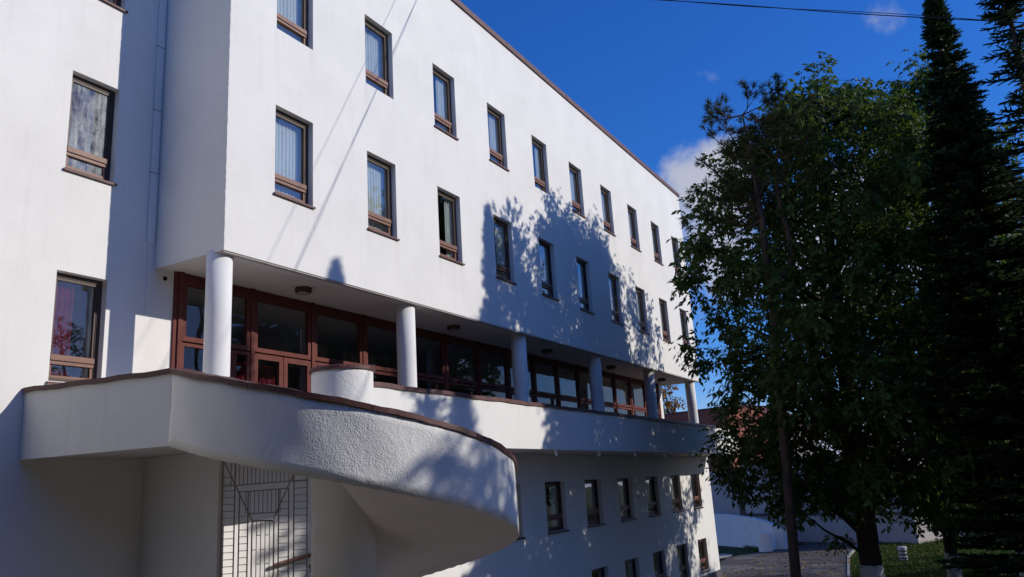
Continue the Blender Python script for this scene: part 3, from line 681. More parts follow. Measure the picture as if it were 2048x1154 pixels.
ov.tube(pts, .011, 6, caps=False).build('centre_frame', M['iron'], gate)
for cx in (555, 592, 630, 668): gbar(U(cx), Zc(1086), U(cx), Zc(666))
for (a, b, y) in ((555, 592, 770), (555, 592, 980), (515, 555, 875), (592, 630, 875), (630, 668, 770), (630, 668, 980), (668, 705, 875)): gbar(U(a), Zc(y), U(b), Zc(y))
lt = MB(); pts = [gpt(1.345, -.90) + EN * .03, gpt(1.34, -.93) + EN * .05, gpt(1.37, -.97) + EN * .05, gpt(1.335, -1.0) + EN * .04]
lt.tube([p - gate.location for p in pts], .012, 6).build('latch', M['lamp_ring'], gate)
# stair handrail on the recess wall
hr = thing('handrail', 'dark brown wooden handrail rising across the white recess behind the gate', 'handrail', (10.4, 10.75, -1.02))
hp = [(CX + 2.47 * math.cos(math.radians(t)), CY + 2.47 * math.sin(math.radians(t)), -1.02 + (69 - t) * .0078) for t in np.arange(69, 40, -3.5)]
m_ = MB(); m_.tube([Vector(p) - hr.location for p in hp], .034, 8).build('rail', M['rail'], hr)
for p in (hp[1], hp[5]):
    q = Vector(p) - hr.location; rd = Vector((p[0] - CX, p[1] - CY, 0)).normalized()
    MB().tube([q, q + rd * .085], .012, 6).build('bracket', M['lamp_ring'], hr)

# ------------------------------------------------------------------ terrace ceiling lamps
spots = [(11.33, 'first and second'), (16.60, 'second and third'), (21.75, 'third and fourth'), (26.75, 'fourth and fifth'), (32.1, 'fifth and sixth')]
ring = MB().lathe([(.02, .045), (.155, .045), (.16, .03), (.165, -.02), (.15, -.06), (.13, -.065), (.125, -.03)], 0, 0, 24).mesh('ring', M['lamp_ring'])
dif = MB().lathe([(.122, -.02), (.12, -.06), (.10, -.085), (.05, -.1)], 0, 0, 20).mesh('diffuser', M['lamp_glass'], True)
for x, w in spots:
    t = thing('ceiling_lamp', f'round brown lamp on the terrace soffit between {w} white columns from the left', 'lamp', (x, 10.93, ZS), 'lamps on the terrace soffit')
    link('ring', ring, t); link('diffuser', dif, t)

# ------------------------------------------------------------------ overhead cables
WD = Vector((0.01271747, -0.91229063, -0.40934591)); WXp = Vector((14.7194817, -2.73681849, 6.55672477))
def cable(label, a_off, b_off, tw, ph, rad):
    A = WXp + WD * -13.96 + Vector(a_off); Bp = WXp + WD * 6.2 + Vector(b_off); pts = []
    for k in range(61):
        q = k / 60; p = A.lerp(Bp, q); p.z -= .10 * 4 * q * (1 - q) - .0
        p += Vector((math.cos(q * 22 + ph) * tw, 0, math.sin(q * 22 + ph) * tw)); pts.append(p)
    o = thing('overhead_cable', label, 'cable', tuple(pts[0]), 'cables running to the roof edge')
    MB().tube([p - pts[0] for p in pts], rad, 6).build('cable', M['cable'], o)
cable('thicker lower strand of the dark twisted cables crossing the sky at upper right', (0, 0, .10), (0, 0, .10), .010, 0, .009)
cable('thinner upper strand of the dark twisted cables crossing the sky at upper right', (.03, 0, .13), (.03, 0, .13), .020, 2.6, .0058)
cable('single dark cable to the roof edge, its shadow leftmost on the facade', (-.55, 0, .2), (-.35, 0, .75), .0, 0, .006)
pl = thing('cable_pole', 'timber pole beside the trees that carries the overhead cables', 'pole', (14.80, -8.42, G))
MB().tube([(0, 0, 0), (.02, 0, 4.5), (.0, 0, 9.3)], [.14, .12, .09], 12).build('shaft', M['bark'], pl)
MB().box(-.6, .6, -.05, .05, 8.7, 8.8).build('crossarm', M['bark'], pl)

# ------------------------------------------------------------------ trees
def unit(n):
    v = RNG.normal(size=(n, 3)); return v / np.linalg.norm(v, axis=1, keepdims=True)
def blades(base, d, L, w, nrm=None):
    """diamond leaf quads: base points, unit directions, lengths, half widths"""
    n = len(base)
    if nrm is None: nrm = unit(n)
    s = np.cross(d, nrm); s /= (np.linalg.norm(s, axis=1, keepdims=True) + 1e-9)
    L = np.broadcast_to(np.asarray(L, float).reshape(-1, 1), (n, 1)); w = np.broadcast_to(np.asarray(w, float).reshape(-1, 1), (n, 1))
    mid = base + d * L * .45
    return np.stack([base, mid + s * w, base + d * L, mid - s * w], 1)
def strips(base, d, L, w, nrm=None):
    n = len(base)
    if nrm is None: nrm = unit(n)
    s = np.cross(d, nrm); s /= (np.linalg.norm(s, axis=1, keepdims=True) + 1e-9)
    L = np.broadcast_to(np.asarray(L, float).reshape(-1, 1), (n, 1)); w = np.broadcast_to(np.asarray(w, float).reshape(-1, 1), (n, 1))
    return np.stack([base - s * w, base + s * w, base + d * L + s * w * .55, base + d * L - s * w * .55], 1)

def compound_leaves(pts, dirs, per, ll, lw):
    """pinnate leaves: a drooping midrib with leaflets both sides and one at the tip"""
    n = len(pts); out = []
    droop = dirs * 1.0; droop[:, 2] -= .75; droop /= np.linalg.norm(droop, axis=1, keepdims=True)
    side = np.cross(dirs, np.array([0, 0, 1.0])); side += RNG.normal(size=side.shape) * .35; side /= (np.linalg.norm(side, axis=1, keepdims=True) + 1e-9)
    rib = ll * per * .42
    for k in range(per):
        pos = pts + dirs * (rib * min(1, .3 + .7 * (k // 2 + 1) / (per / 2))) + np.array([0, 0, -.02]) * k
        sg = 1 if k % 2 == 0 else -1
        if k == per - 1: d = droop.copy()
        else: d = droop * .55 + side * sg * .75
        d += RNG.normal(size=d.shape) * .22; d[:, 2] -= .25; d /= np.linalg.norm(d, axis=1, keepdims=True)
        sz = RNG.uniform(.5, 1.35, n)
        out.append(blades(pos, d, ll * sz, lw * sz, np.cross(d, side) + RNG.normal(size=d.shape) * .4))
    return np.concatenate(out)

def broadleaf(name, label, cat, base, trunk, prof, centre, nclump, leaves_per, leafmat, ll=.15, lw=.034, spires=(), white=None, group=None, seed=1, squash=1.0, clump_r=(.5, .95), per=5, bark='bark', limbs=70, hollow=.45):
    """trunk: [(x,y,z,r)...] world; prof: [(z, radius)...]; clumps of leaves at branch ends, gaps between"""
    global RNG
    RNG = np.random.default_rng(seed); rnd = random.Random(seed)
    t = thing(name, label, cat, base, group); b0 = np.array(base)
    zz = [p[0] for p in prof]; rr = [p[1] for p in prof]
    cl = []; tries = 0
    while len(cl) < nclump and tries < nclump * 60:
        tries += 1
        z = rnd.uniform(zz[0], zz[-1]); R = np.interp(z, zz, rr); q = math.sqrt(rnd.uniform(hollow ** 2, 1.0)); an = rnd.uniform(0, 2 * math.pi)
        lob = 1 + .16 * math.sin(an * 3 + z * .7 + seed) + .10 * math.sin(an * 7 + z * 1.9)
        cz = np.interp(z, [zz[0], zz[-1]], [0, 1]); c = (centre[0][0] * (1 - cz) + centre[1][0] * cz, centre[0][1] * (1 - cz) + centre[1][1] * cz)
        p = np.array([c[0] + q * R * lob * math.cos(an), c[1] + q * R * lob * math.sin(an) * squash, z])
        r = rnd.uniform(*clump_r) * (.7 + .3 * min(1, R / 3))
        if all(np.linalg.norm((p - o[0]) / np.array([1, 1, .8])) > .62 * (r + o[1]) * .8 for o in cl): cl.append((p, r))
    for (p, r) in spires: cl.append((np.array(p), r))
    wood = MB(); TP = [Vector(q[:3]) for q in trunk]
    wood.tube([q - Vector(base) for q in TP], [q[3] for q in trunk], 10)
    ztop = TP[-1].z
    def trunk_at(z):
        for a, b in zip(trunk[:-1], trunk[1:]):
            if a[2] <= z <= b[2] + 1e-6:
                q = (z - a[2]) / max(1e-6, b[2] - a[2]); return Vector([a[i] + (b[i] - a[i]) * q for i in range(3)]), a[3] + (b[3] - a[3]) * q
        return TP[-1].copy(), trunk[-1][3]
    order = sorted(range(len(cl)), key=lambda i: rnd.random())
    PT = []; DR = []
    for oi, i in enumerate(order):
        p, r = cl[i]; pv = Vector(p)
        hd = math.hypot(p[0] - TP[0].x, p[1] - TP[0].y)
        az = min(ztop, max(TP[0].z + 1.6, p[2] - hd * rnd.uniform(.35, .8) - .4)); a, ra = trunk_at(az)
        if oi < limbs:
            mid = a.lerp(pv, .5) + Vector((rnd.uniform(-.3, .3), rnd.uniform(-.3, .3), rnd.uniform(-.1, .5)))
            r0 = min(ra * .5, .03 + .012 * (pv - a).length); wood.tube([a - Vector(base), a.lerp(mid, .5) + Vector((0, 0, .08)) - Vector(base), mid - Vector(base), mid.lerp(pv, .6) - Vector(base), pv - Vector(base)], [r0, r0 * .8, r0 * .6, r0 * .4, .012], 5, caps=False)
        # twigs radiating in the clump
        nt_ = max(5, int(9 * r)); out = (p - np.array([TP[0].x, TP[0].y, p[2] - 1.0])); out = out / (np.linalg.norm(out) + 1e-6)
        for q in range(nt_):
            d = unit(1)[0] + out * .55; d[2] += .1; d /= np.linalg.norm(d); L = r * rnd.uniform(.55, 1.15)
            e = p + d * L * np.array([1, 1, .85]); s0 = p + unit(1)[0] * r * .2
            if q % 2 == 0: wood.tube([Vector(s0 - b0), Vector((s0 + e) / 2 - b0) + Vector((0, 0, .05)), Vector(e - b0)], [.012, .008, .004], 3, caps=False)
            m_ = max(2, int(leaves_per * r / nt_))
            tt = RNG.uniform(.2, 1.05, m_)[:, None]; pos = s0 + (e - s0) * tt + RNG.normal(size=(m_, 3)) * .07
            dd = d * .6 + unit(m_) * .9; dd[:, 2] -= .15; dd /= np.linalg.norm(dd, axis=1, keepdims=True)
            PT.append(pos); DR.append(dd)
    wood.build('trunk', M[bark], t, smooth=True)
    PT = np.concatenate(PT); DR = np.concatenate(DR)
    V = compound_leaves(PT, DR, per, ll, lw) - b0
    quadmesh('crown', V, M[leafmat], t)
    if white is not None:
        w = MB(); zs_ = np.linspace(base[2] + .0, white, 6); pp = []; rad = []
        for z in zs_:
            a, ra = trunk_at(min(max(z, trunk[0][2]), ztop)); pp.append(a - Vector(base)); rad.append(ra + .012)
        w.tube(pp, rad, 12).build('whitewash_band', M['lime'], t, smooth=True)
    return t

# big maple nearest the facade
broadleaf('maple_tree', 'large leafy maple with thick whitewashed trunk behind the twin-stemmed pine', 'tree', (26.05, 3.27, G),
          [(26.05, 3.27, G, .36), (26.1, 3.25, -3.2, .31), (26.1, 3.2, -1, .28), (25.9, 3.1, 2, .24), (25.7, 3.0, 5, .18), (25.5, 2.8, 8, .11), (25.2, 2.6, 10.8, .04)],
          [(-1.1, 2.4), (-.2, 3.4), (1, 4.1), (3, 4.3), (6, 4.2), (8, 3.8), (9.5, 2.9), (10.8, 1.5), (11.4, .6)], ((26.3, 2.7), (25.2, 2.6)), 385, 76, 'ash', ll=.19, lw=.045, hollow=.3, white=-2.73, seed=3,
          spires=[((24.9, 3.5, 11.0), .55), ((24.85, 3.45, 10.3), .7), ((25.1, 2.4, 12.0), .5), ((25.15, 2.45, 11.3), .75), ((25.2, 2.0, 10.5), .9), ((25.5, 1.6, 11.7), .45), ((25.6, 1.6, 11.0), .7), ((25.5, 1.2, 10.4), .8),
                  ((24.0, 7.0, 3.9), .5), ((24.1, 6.7, 3.3), .6), ((25.3, 6.9, .4), .6), ((25.5, 6.6, -.3), .5), ((27.6, 4.3, -2.2), .3), ((23.6, 6.3, 7.9), .5), ((23.7, 6.2, 6.8), .5)], group='broadleaf trees on the lawn')
broadleaf('maple_tree', 'taller maple with narrower whitewashed trunk, left of the narrow dark fir top', 'tree', (30.7, 1.36, G),
          [(30.7, 1.36, G, .22), (30.7, 1.35, -3, .19), (30.5, 1.2, 0, .17), (30.2, .8, 4, .14), (29.9, .3, 8, .09), (29.6, -.2, 12, .04)],
          [(-2.0, 1.8), (0, 4.0), (3, 5.0), (6, 5.0), (8.5, 3.8), (10.5, 2.5), (12, 1.2), (12.8, .5)], ((30.9, .9), (29.6, -.1)), 230, 72, 'ash', ll=.19, lw=.046, hollow=.3, white=-2.86, seed=5,
          spires=[((29.5, -.4, 13.6), .55), ((29.5, -.35, 12.9), .85), ((29.3, -.1, 12.2), 1.0), ((29.6, -.6, 11.5), 1.0), ((29.2, .2, 10.9), 1.0), ((28.7, .3, 12.3), .6), ((28.6, .4, 11.6), .95), ((28.2, .9, 10.9), .95), ((28.0, 1.2, 11.6), .5), ((29.9, -1.1, 10.4), .9)], group='broadleaf trees on the lawn')
broadleaf('maple_tree', 'low shaded maple with whitewashed trunk at the right edge of the lawn', 'tree', (31.8, -.65, G),
          [(31.8, -.65, G, .20), (31.8, -.65, -3, .18), (31.9, -.7, 0, .14), (32, -.8, 3, .09), (32, -.8, 5.5, .03)],
          [(-2.2, 1.5), (-.5, 3.2), (2, 3.8), (4.5, 3.0), (6.2, 1.2)], ((31.9, -.8), (32, -1.0)), 130, 100, 'ash2', white=-2.95, seed=8, group='broadleaf trees on the lawn')

# twin-stemmed pine
def pine():
    global RNG
    RNG = np.random.default_rng(21); rnd = random.Random(21)
    base = Vector((24.30, 5.05, G)); t = thing('pine_tree', 'slender pine whose thin trunk forks into two crooked stems in front of the maple', 'tree', tuple(base))
    L = [(24.3, 5.05, -4.4), (23.98, 4.94, -2.81), (23.5, 4.74, -0.76), (23.04, 4.55, 1.24), (22.58, 4.34, 3.25), (22.26, 4.18, 4.71), (21.93, 4.15, 5.92), (21.75, 4.07, 6.72), (21.59, 4.07, 7.26), (21.38, 4.03, 8.06), (21.19, 4.05, 8.73), (20.96, 4.05, 9.54)]
    Rr = [(22.30, 4.20, 4.60), (22.28, 3.93, 5.1), (22.35, 3.62, 5.48), (22.29, 3.52, 5.88), (22.14, 3.52, 6.41), (22.0, 3.57, 6.82), (21.83, 3.59, 7.36), (21.67, 3.48, 8.16), (21.56, 3.25, 8.95), (21.52, 3.1, 9.41)]
    w = MB(); w.tube([Vector(p) - base for p in L], [.17, .145, .13, .125, .12, .115, .085, .08, .072, .055, .04, .02], 10)
    w.tube([Vector(p) - base for p in Rr], [.08, .08, .08, .075, .07, .065, .055, .04, .028, .015], 9)
    tufts = []
    def branch(a, e, r0, n_t, lift=.2):
        a = Vector(a); e = Vector(e); m1 = a.lerp(e, .4) + Vector((rnd.uniform(-.1, .1), rnd.uniform(-.1, .1), -lift)); m2 = a.lerp(e, .75) + Vector((rnd.uniform(-.1, .1), rnd.uniform(-.1, .1), -lift * .3))
        w.tube([p - base for p in (a, m1, m2, e)], [r0, r0 * .75, r0 * .5, .012], 5, caps=False); tufts.append((e, (e - m2).normalized()))
        for q in range(n_t):
            s = m1.lerp(m2, rnd.random()) if rnd.random() < .4 else m2.lerp(e, rnd.random())
            d = (e - a).normalized() * .6 + Vector((rnd.uniform(-1, 1), rnd.uniform(-1, 1), rnd.uniform(-.2, 1.1))); d.normalize(); ee = s + d * rnd.uniform(.2, .5)
            w.tube([p - base for p in (s, s.lerp(ee, .5) + Vector((0, 0, -.02)), ee)], [.012, .009, .006], 4, caps=False); tufts.append((ee, d))
    # long bare arms reaching left (towards the facade)
    branch((21.55, 4.07, 7.3), (20.9, 5.35, 8.55), .04, 4); branch((21.62, 4.07, 7.1), (21.0, 5.55, 7.75), .035, 4, .3); branch((21.7, 4.07, 6.9), (21.15, 5.75, 7.2), .03, 3, .3); branch((21.75, 4.1, 6.7), (21.2, 6.0, 6.75), .03, 3, .3)
    branch((21.4, 4.03, 8.0), (20.9, 5.0, 9.2), .03, 8); branch((21.3, 4.05, 8.3), (20.85, 4.7, 9.55), .03, 9); branch((21.45, 4.05, 7.8), (20.95, 5.1, 8.35), .03, 6)
    for k in range(46):
        a = Vector(L[rnd.choice((7, 8, 8, 9, 9, 10, 10, 11))] if rnd.random() < .62 else Rr[rnd.choice((6, 7, 8, 8, 9))])
        an = rnd.uniform(0, 2 * math.pi); ln = rnd.uniform(.5, 1.35); e = a + Vector((math.cos(an) * ln, math.sin(an) * ln, rnd.uniform(.0, .75)))
        e.z = min(e.z, 9.85); branch(a, e, .022, rnd.randint(5, 8), .1)
    w.build('trunk', M['pinebark'], t, smooth=True)
    q = []
    for e, d in tufts:
        n = 46; dd = unit(n) * .8 + np.array(d) * .75; dd /= np.linalg.norm(dd, axis=1, keepdims=True)
        st_ = np.array(e - base) - np.array(d) * RNG.uniform(0, .16, n)[:, None]
        q.append(strips(st_, dd, RNG.uniform(.10, .19, n), .0065))
    quadmesh('needle_tufts', np.concatenate(q), M['pine'], t)
pine()

def conifer(name, label, base, top, prof, dz, nb, mtl, seed, twig, droop, dens, z0, open_=False):
    """whorled conifer: prof gives branch reach over the distance below the tip"""
    global RNG
    RNG = np.random.default_rng(seed); rnd = random.Random(seed); base = Vector(base)
    t = thing(name, label, 'tree', tuple(base)); H = top - base.z
    w = MB(); w.tube([(0, 0, 0), (0, 0, H * .3), (0, 0, H * .7), (0, 0, H - .15)], [.24, .19, .10, .012], 10)
    Q = []; z = top - .08; an0 = 0
    while z > z0:
        h = top - z; R = np.interp(h, [p[0] for p in prof], [p[1] for p in prof])
        nk = nb if h > 1.6 else (13 if open_ else nb)
        for k in range(nk):
            an = an0 + 2 * math.pi * k / nk + rnd.uniform(-.35, .35); L = R * (rnd.uniform(.55, 1.0) if rnd.random() < .35 else rnd.uniform(.85, 1.22))
            dh = np.array([math.cos(an), math.sin(an), 0.0]); sd = np.array([-math.sin(an), math.cos(an), 0.0])
            pz = z + rnd.uniform(-dz, dz) * 1.1
            n = max(4, int(L / .05)); tt = np.linspace(.05 if not open_ else .12, 1, n)
            rise = (.55 if h < 1.2 else .25 if h < 2.5 else .05)
            spine = np.array([0, 0, pz - base.z]) + dh * (tt * L)[:, None]
            spine[:, 2] += L * (rise * tt - droop * tt * (1 - .55 * tt) * 1.3)
            if open_ or k % 3 == 0: w.tube([Vector(spine[0]), Vector(spine[n // 2]), Vector(spine[-1])], [.008 + .008 * L, .006 + .004 * L, .004], 4, caps=False)
            sl = np.minimum(twig, .10 + (1 - tt) * L * .55 + twig * .25)
            for s in (-1, 1):
                m_ = tt > .0; N = int(m_.sum())
                d = dh * .75 + sd * s * .8 + RNG.normal(size=(N, 3)) * .16; d[:, 2] += RNG.uniform(-.25, .25, N); d /= np.linalg.norm(d, axis=1, keepdims=True)
                if open_:
                    for c in (0, 1):
                        nr = np.array([0, 0, 1.0]) if c == 0 else dh
                        Q.append(strips(spine[::2], d[::2], sl[::2] * RNG.uniform(.7, 1.15, len(spine[::2])), .021, np.broadcast_to(nr, d[::2].shape) + RNG.normal(size=d[::2].shape) * .15))
                else:
                    Q.append(strips(spine, d, sl * RNG.uniform(.6, 1.2, N), .026))
                    d2 = d.copy(); d2[:, 2] += RNG.uniform(.2, .9, N); d2 /= np.linalg.norm(d2, axis=1, keepdims=True)
                    Q.append(strips(spine, d2, sl * RNG.uniform(.4, .8, N), .024))
            for c in (np.array([0, 0, 1.0]), sd):
                d = np.gradient(spine, axis=0); d /= (np.linalg.norm(d, axis=1, keepdims=True) + 1e-9)
                Q.append(strips(spine, d, L / n * 1.6 + .06, .022, np.broadcast_to(c, d.shape)))
        an0 += 2.4; z -= dz * (1 + .25 * rnd.random()) * (1 if h > 1.3 else .5)
    Q.append(strips(np.tile([[0, 0, H - .5]], (8, 1)) + RNG.normal(size=(8, 3)) * .01, np.tile([[0, 0, 1.0]], (8, 1)) + RNG.normal(size=(8, 3)) * .05, .55, .02))
    w.build('trunk', M['bark'], t, smooth=True)
    quadmesh('crown', np.concatenate(Q), M[mtl], t)
    return t
conifer('fir_tree', 'tall narrow dense dark fir with pointed top right of the maples', (22.65, -1.0, G), 12.35, [(0, .05), (.8, .20), (2, .38), (3.5, .62), (6, 1.12), (9, 1.85), (13, 1.9), (16, 2.0)], .15, 11, 'fir', 31, .21, .06, 1, -3.3)
conifer('spruce_tree', 'open branched spruce with bristling twigs at the right edge of the picture', (17.3, -1.98, G), 10.1, [(0, .03), (.35, .10), (.8, .24), (1.2, .32), (2.2, .44), (3.4, .62), (4.3, .58), (5.4, .42), (8, .5), (14, .6)], .23, 6, 'spruce', 37, .24, .14, 1, -3.0, True)
conifer('spruce_tree', 'second spruce standing south of the first, beyond the right edge of the picture', (21.5, -8.0, G), 10.0, [(0, .1), (1, .40), (2.2, .75), (4, 1.1), (7, 1.5), (14, 1.7)], .22, 7, 'spruce', 39, .34, .14, 1, -3.0, True)

# unseen trees added in the south for lawn shade and dark glass reflections
for k, (x, y, s, top) in enumerate(((31.5, -11.5, 41, 5.0), (37.5, -13.0, 43, 6.2), (43.0, -12.5, 45, 7.2), (49.0, -16.0, 47, 8.5), (23.5, -15.0, 49, 9.2))):
    lab = ['broadleaf tree across the lawn south of the low shaded maple', 'tallest middle tree of the southern row beyond the lawn', 'third tree of the southern row, bushy and dark', 'farthest tree of the southern row beyond the road', 'set back tree at the near end of the southern row'][k]
    broadleaf('lawn_tree', lab, 'tree', (x, y, G), [(x, y, G, .25), (x, y, 0, .2), (x, y, top - 3, .12), (x, y, top - 1, .04)], [(-3, 2), (-1, 3.6), (2, 4.0), (top - 2.5, 2.8), (top, .6)], ((x, y), (x, y)), 64, 60, 'ash2', ll=.22, lw=.055, seed=s, group='trees in the southern row', limbs=30, per=3, clump_r=(.8, 1.3))
for k, (x, y, s_, top, rs) in enumerate(((-5.2, 6.6, 81, 8.0, 1), (-7.0, -0.5, 83, 11.5, 1.15), (-4.5, -8.5, 85, 12.0, 1.2), (3.0, -13.5, 87, 10.5, 1.1), (1.2, 8.3, 89, 4.2, .38))):  # unseen trees added to block western sky light from the landing parapet
    lab = ['dense tree left of the picture in front of the wing wall', 'dense tree behind the viewpoint on the lawn, nearest to it', 'tallest dense tree behind the viewpoint on the lawn', 'dense tree south of the viewpoint, farthest from the wing wall', 'slim young tree left of the picture close to the wing wall'][k]
    broadleaf('lawn_tree', lab, 'tree', (x, y, G), [(x, y, G, .25), (x, y, 0, .2), (x, y, top - 3, .12), (x, y, top - 1, .04)], [(-3.8, 3.2 * rs), (-1, 4.2 * rs), (max(0, top - 5.5), 4.2 * rs), (top - 2.5, 3.2 * rs), (top, .8 * rs)], ((x, y), (x, y)), int(190 * rs), 75, 'ash2', ll=.34, lw=.10, seed=s_, group='trees west of the wing', limbs=30, per=3, clump_r=(.9 * min(1, rs + .2), 1.4 * min(1, rs + .2)))
broadleaf('maple_tree', 'young maple south of the staircase that dapples its curved parapet with shade', 'tree', (16.9, -9.2, G), [(16.9, -9.2, G, .12), (16.9, -9.2, 0, .09), (16.9, -9.2, 7.6, .02)], [(1.5, 1.2), (3.5, 1.9), (5.5, 1.8), (7, 1.2), (8.1, .3)], ((16.9, -9.2), (16.9, -9.2)), 80, 75, 'ash', ll=.17, lw=.045, seed=95, group='broadleaf trees on the lawn', limbs=40, hollow=.2, clump_r=(.4, .7))
broadleaf('pine_tree', 'tall bare stemmed pine south of the lawn, its high crown beyond the right edge', 'tree', (26.2, -8.8, G), [(26.2, -8.8, G, .2), (26.2, -8.8, 4, .16), (26.2, -8.8, 11, .08), (26.2, -8.8, 12.4, .03)], [(11.4, 1.3), (11.8, 1.9), (12.3, 1.5), (12.75, .5)], ((26.2, -8.8), (26.2, -8.8)), 40, 90, 'pine', ll=.2, lw=.03, seed=101, limbs=30, hollow=.1, clump_r=(.4, .6), bark='pinebark')  # unseen pine added, its crown set high to shade the hall glazing
# autumn tree beyond the brick building
broadleaf('autumn_tree', 'distant tree with orange and yellow leaves seen past the end of the terrace', 'tree', (74.2, 25.0, G), [(74.2, 25, G, .2), (74.2, 25, 4, .13), (74.2, 25, 9, .03)],
          [(2, 1.7), (4.5, 2.1), (7, 1.5), (9.4, .3)], ((74.2, 25), (74.2, 25)), 75, 70, 'autumn', ll=.2, lw=.06, seed=61, limbs=40, per=3, clump_r=(.35, .6), hollow=.1)
# shrubs behind the lawn
for k, (x, y, h, r) in enumerate(((57.5, 5.0, 2.3, 2.0), (59.0, 1.6, 2.6, 2.2), (58.5, -2.2, 2.2, 2.2), (57.0, -5.8, 2.5, 2.0), (60.5, 8.0, 1.6, 1.5))):
    lab = ['dark bush behind the road right of the thick maple trunk', 'rounded dark bush behind the lawn between the white trunks', 'wide dark bush behind the slim whitewashed trunk', 'dark bush at the far right end of the lawn', 'small dark bush at the bend of the road'][k]
    broadleaf('bush', lab, 'bush', (x, y, G), [(x, y, G, .06), (x, y, G + h * .7, .02)], [(G + .1, r * .8), (G + h * .5, r), (G + h, r * .4)], ((x, y), (x, y)), 42, 75, 'hedge', ll=.16, lw=.05, seed=70 + k, group='bushes along the back of the lawn', limbs=20, per=3, clump_r=(.4, .7), hollow=.1)

# ------------------------------------------------------------------ things beyond the end of the building
def uvbox_wall(p, q, z0, z1, th, name, m, parent):
    """flat wall from plan point p to q with metric UVs"""
    a = Vector((*p, 0)); b = Vector((*q, 0)); d = (b - a).normalized(); n = Vector((-d.y, d.x, 0)) * th; L = (b - a).length
    me = bpy.data.meshes.new(name); v = [(a.x, a.y, z0), (b.x, b.y, z0), (b.x, b.y, z1), (a.x, a.y, z1)]; v += [(x + n.x, y + n.y, z) for x, y, z in v]
    me.from_pydata(v, [], [(0, 1, 2, 3), (5, 4, 7, 6), (1, 5, 6, 2), (4, 0, 3, 7), (3, 2, 6, 7), (4, 5, 1, 0)]); me.materials.append(m)
    uv = me.uv_layers.new(name='UVMap'); u = {0: 0, 3: 0, 4: 0, 7: 0, 1: L, 2: L, 5: L, 6: L}
    for li, lp_ in enumerate(me.loops): vi = lp_.vertex_index; uv.data[li].uv = (u[vi] + (.4 if vi > 3 else 0), v[vi][2])
    o = link(name, me); part(o, parent); return o
bb = thing('brick_building', 'distant building with red brick upper wall over white rendered ground floor', 'building', (58.2, 17, G))
dW = Vector((-.473, -.881, 0)); A0 = Vector((61.0, 22.0, 0)); A1 = Vector((58.2, 15.7, 0)); A2 = A1 + dW * 15.5
uvbox_wall((A0.x + .5 , A0.y + 6), (57.95, 15.15), .28, 4.66, .3, 'brick_wall', M['brick'], bb)
part(MB().prism([(61.6, 28.1), (57.9, 15.1), (63.0, 13.4), (66.5, 26.8)], 4.67, 4.82).build('roof', M['roofred']), bb)
uvbox_wall((57.96, 15.16), (62.6, 13.6), .28, 4.66, .3, 'brick_wall', M['brick'], bb)
lowp = Vector((60.9, 28, 0)); q1 = (61.45, 28.0); q2 = (58.0, 15.2); q3 = (51.2, 2.4)
mbw = MB(); mbw.prism([q1, (57.97, 15.13), (62.6, 13.7), (66.4, 27)], G, .27); part(mbw.build('lower_wall', M['pale']), bb)
wh = thing('white_annex', 'low white annex with a dark window behind the maple branches', 'building', (55, 9, G))
part(MB().prism([(57.6, 14.6), (51.9, 3.8), (57.0, 1.6), (62.4, 12.6)], G, .6).build('wall', M['pale']), wh)
part(MB().prism([(57.4, 14.9), (51.5, 3.6), (57.2, 1.2), (62.9, 12.7)], .61, .76).build('roof', M['roofred']), wh)
def face_pt(s, z, off): # along the annex front
    d = (Vector((51.9, 3.8, 0)) - Vector((57.6, 14.6, 0))).normalized(); n = Vector((d.y, -d.x, 0)); n = n if n.x < 0 else -n
    p = Vector((57.6, 14.6, 0)) + d * s + n * off; return (p.x, p.y, z)
def slabq(s0, s1, z0, z1, o0, o1, name, m, parent):
    b = MB(); b.v = [face_pt(s0, z0, o0), face_pt(s1, z0, o0), face_pt(s1, z1, o0), face_pt(s0, z1, o0), face_pt(s0, z0, o1), face_pt(s1, z0, o1), face_pt(s1, z1, o1), face_pt(s0, z1, o1)]
    b.f = [(0, 1, 2, 3), (5, 4, 7, 6), (1, 5, 6, 2), (4, 0, 3, 7), (3, 2, 6, 7), (4, 5, 1, 0)]; return part(b.build(name, m), parent)
for s0 in (3.2, 6.6, 9.4):
    fw = slabq(s0, s0 + 1.6, -2.35, -1.05, -.02, .05, 'window', M['frame'], wh)
    slabq(s0 + .09, s0 + 1.51, -2.26, -1.14, .04, .056, 'pane', M['black'], fw)
slabq(-.1, 12.3, -2.78, -2.62, -.01, .10, 'ledge', M['plinth'], wh)
gh = thing('gabled_house', 'pale gabled house with red brown roof edge far behind the maple', 'house', (76, 16, G))
part(MB().prism([(74, 22.0), (71.5, 14.6), (78, 12.5), (80.5, 20)], G, 3.6).build('wall', M['pale']), gh)
rf = MB(); rf.v = [(73.8, 22.4, 3.6), (71.1, 14.2, 3.6), (78.3, 12.0, 3.6), (80.9, 20.2, 3.6), (72.4, 18.3, 6.1), (79.6, 16.1, 6.1)]
rf.f = [(0, 1, 4), (2, 3, 5), (1, 2, 5, 4), (3, 0, 4, 5), (0, 3, 2, 1)]; part(rf.build('roof', M['roofred']), gh)
# curved white retaining wall with end pier
rw = thing('retaining_wall', 'low curved white retaining wall beside the road beyond the building corner', 'wall', (51, 13, G))
rp = [(60, 22.0), (56.5, 18.0), (53.8, 14.9), (52.0, 13.0), (50.9, 11.9), (50.4, 11.3), (50.5, 10.8), (51.0, 10.5), (51.8, 10.5)]
tz = [-2.3, -2.4, -2.47, -2.62, -2.83, -3.02, -3.25, -3.4, -3.45]
part(poly_wall(rp, G - .1, lambda i: tz[i], .35).build('wall', M['wallwhite']), rw)
part(MB().tube([(49.35, 11.62, G - .1), (49.35, 11.62, G + 1.02)], [.40, .43], 20).build('end_pier', M['wallwhite'], smooth=False), rw)
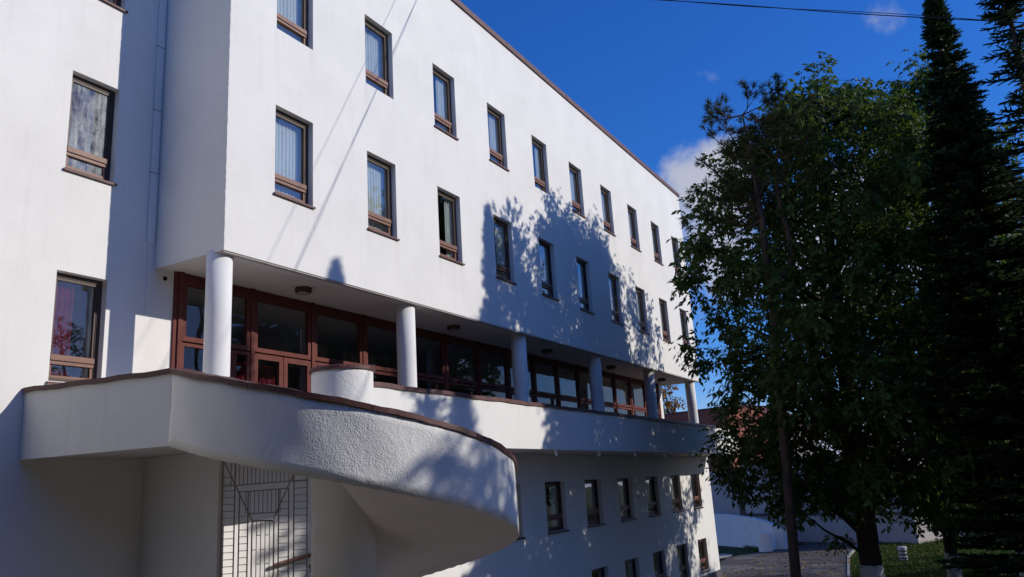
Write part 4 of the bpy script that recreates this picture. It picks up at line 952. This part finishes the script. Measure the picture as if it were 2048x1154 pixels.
# little striped post on the grass
ps = thing('garden_post', 'short pale post with dark bands standing on the grass between two trunks', 'post', (43.3, 3.92, G))
pm = MB(); pm.lathe([(.24, 0), (.20, .1), (.17, .3), (.18, .5), (.22, .62), (.20, .66)], 0, 0, 16).build('shaft', M['post'], ps, smooth=True)
for z in (.14, .30, .46): MB().lathe([(.215, z), (.225, z + .02), (.215, z + .05)], 0, 0, 16).build('band', M['plinth'], ps)
# grass blades on the lawn that the picture shows
RNG = np.random.default_rng(90)
n = 60000; gx = 35 + (RNG.random(n) ** 1.4) * 20; gy = -3.5 + RNG.random(n) * 9.6 + (gx - 36) * .03
keep = gy < np.interp(gx, [24, 30, 37, 46, 55, 75], [2.0, 4.4, 5.4, 6.6, 7.1, 7.6]); gx, gy = gx[keep], gy[keep]
n2 = 9000; x2 = 46 + RNG.random(n2) * 6.5; y2 = 11.5 + RNG.random(n2) * 6; k2 = (y2 > np.interp(x2, [46, 49.3, 52.5], [13.2, 12.3, 12.2])) & (y2 < np.interp(x2, [46, 51, 53, 56], [12.4, 12.2, 14.1, 17.5]) + .2)
gx = np.concatenate([gx, x2[k2]]); gy = np.concatenate([gy, y2[k2]]); n = len(gx)
gd = RNG.normal(size=(n, 3)) * .35; gd[:, 2] = 1; gd /= np.linalg.norm(gd, axis=1, keepdims=True)
g_ = quadmesh('grass', strips(np.stack([gx, gy, np.full(n, G - .05)], 1), gd, RNG.uniform(.08, .24, n), .016), M['grass'], None); g_['kind'] = 'stuff'

# fallen leaves on lawn and road, and the kerb between them
n = 5200; lx = 33 + RNG.random(n) ** 1.3 * 24; ly = -3 + RNG.random(n) * 14.5
d = RNG.normal(size=(n, 3)); d[:, 2] *= .18; d /= np.linalg.norm(d, axis=1, keepdims=True)
up = RNG.normal(size=(n, 3)) * .3; up[:, 2] += 1
ok = (ly < 9.4) | (lx > 36)
on_lawn = ly < np.interp(lx, [24, 30, 37, 46, 55, 75], [2.0, 4.9, 5.6, 6.8, 7.3, 7.8])
lz = np.where(on_lawn, G + .10, G + .03)
V = blades(np.stack([lx, ly, lz], 1), d, RNG.uniform(.08, .16, n), RNG.uniform(.03, .05, n), up)[ok]
lf_ = quadmesh('fallen_leaves', V, M['litter'], None); lf_['kind'] = 'stuff'
ke = [(30, 4.74), (37, 5.46), (46, 6.66), (55, 7.16), (75, 7.66)]
struct(poly_wall([(a, b + .02) for a, b in ke], G - .1, G + .05, .10).build('kerb', M['conc']))
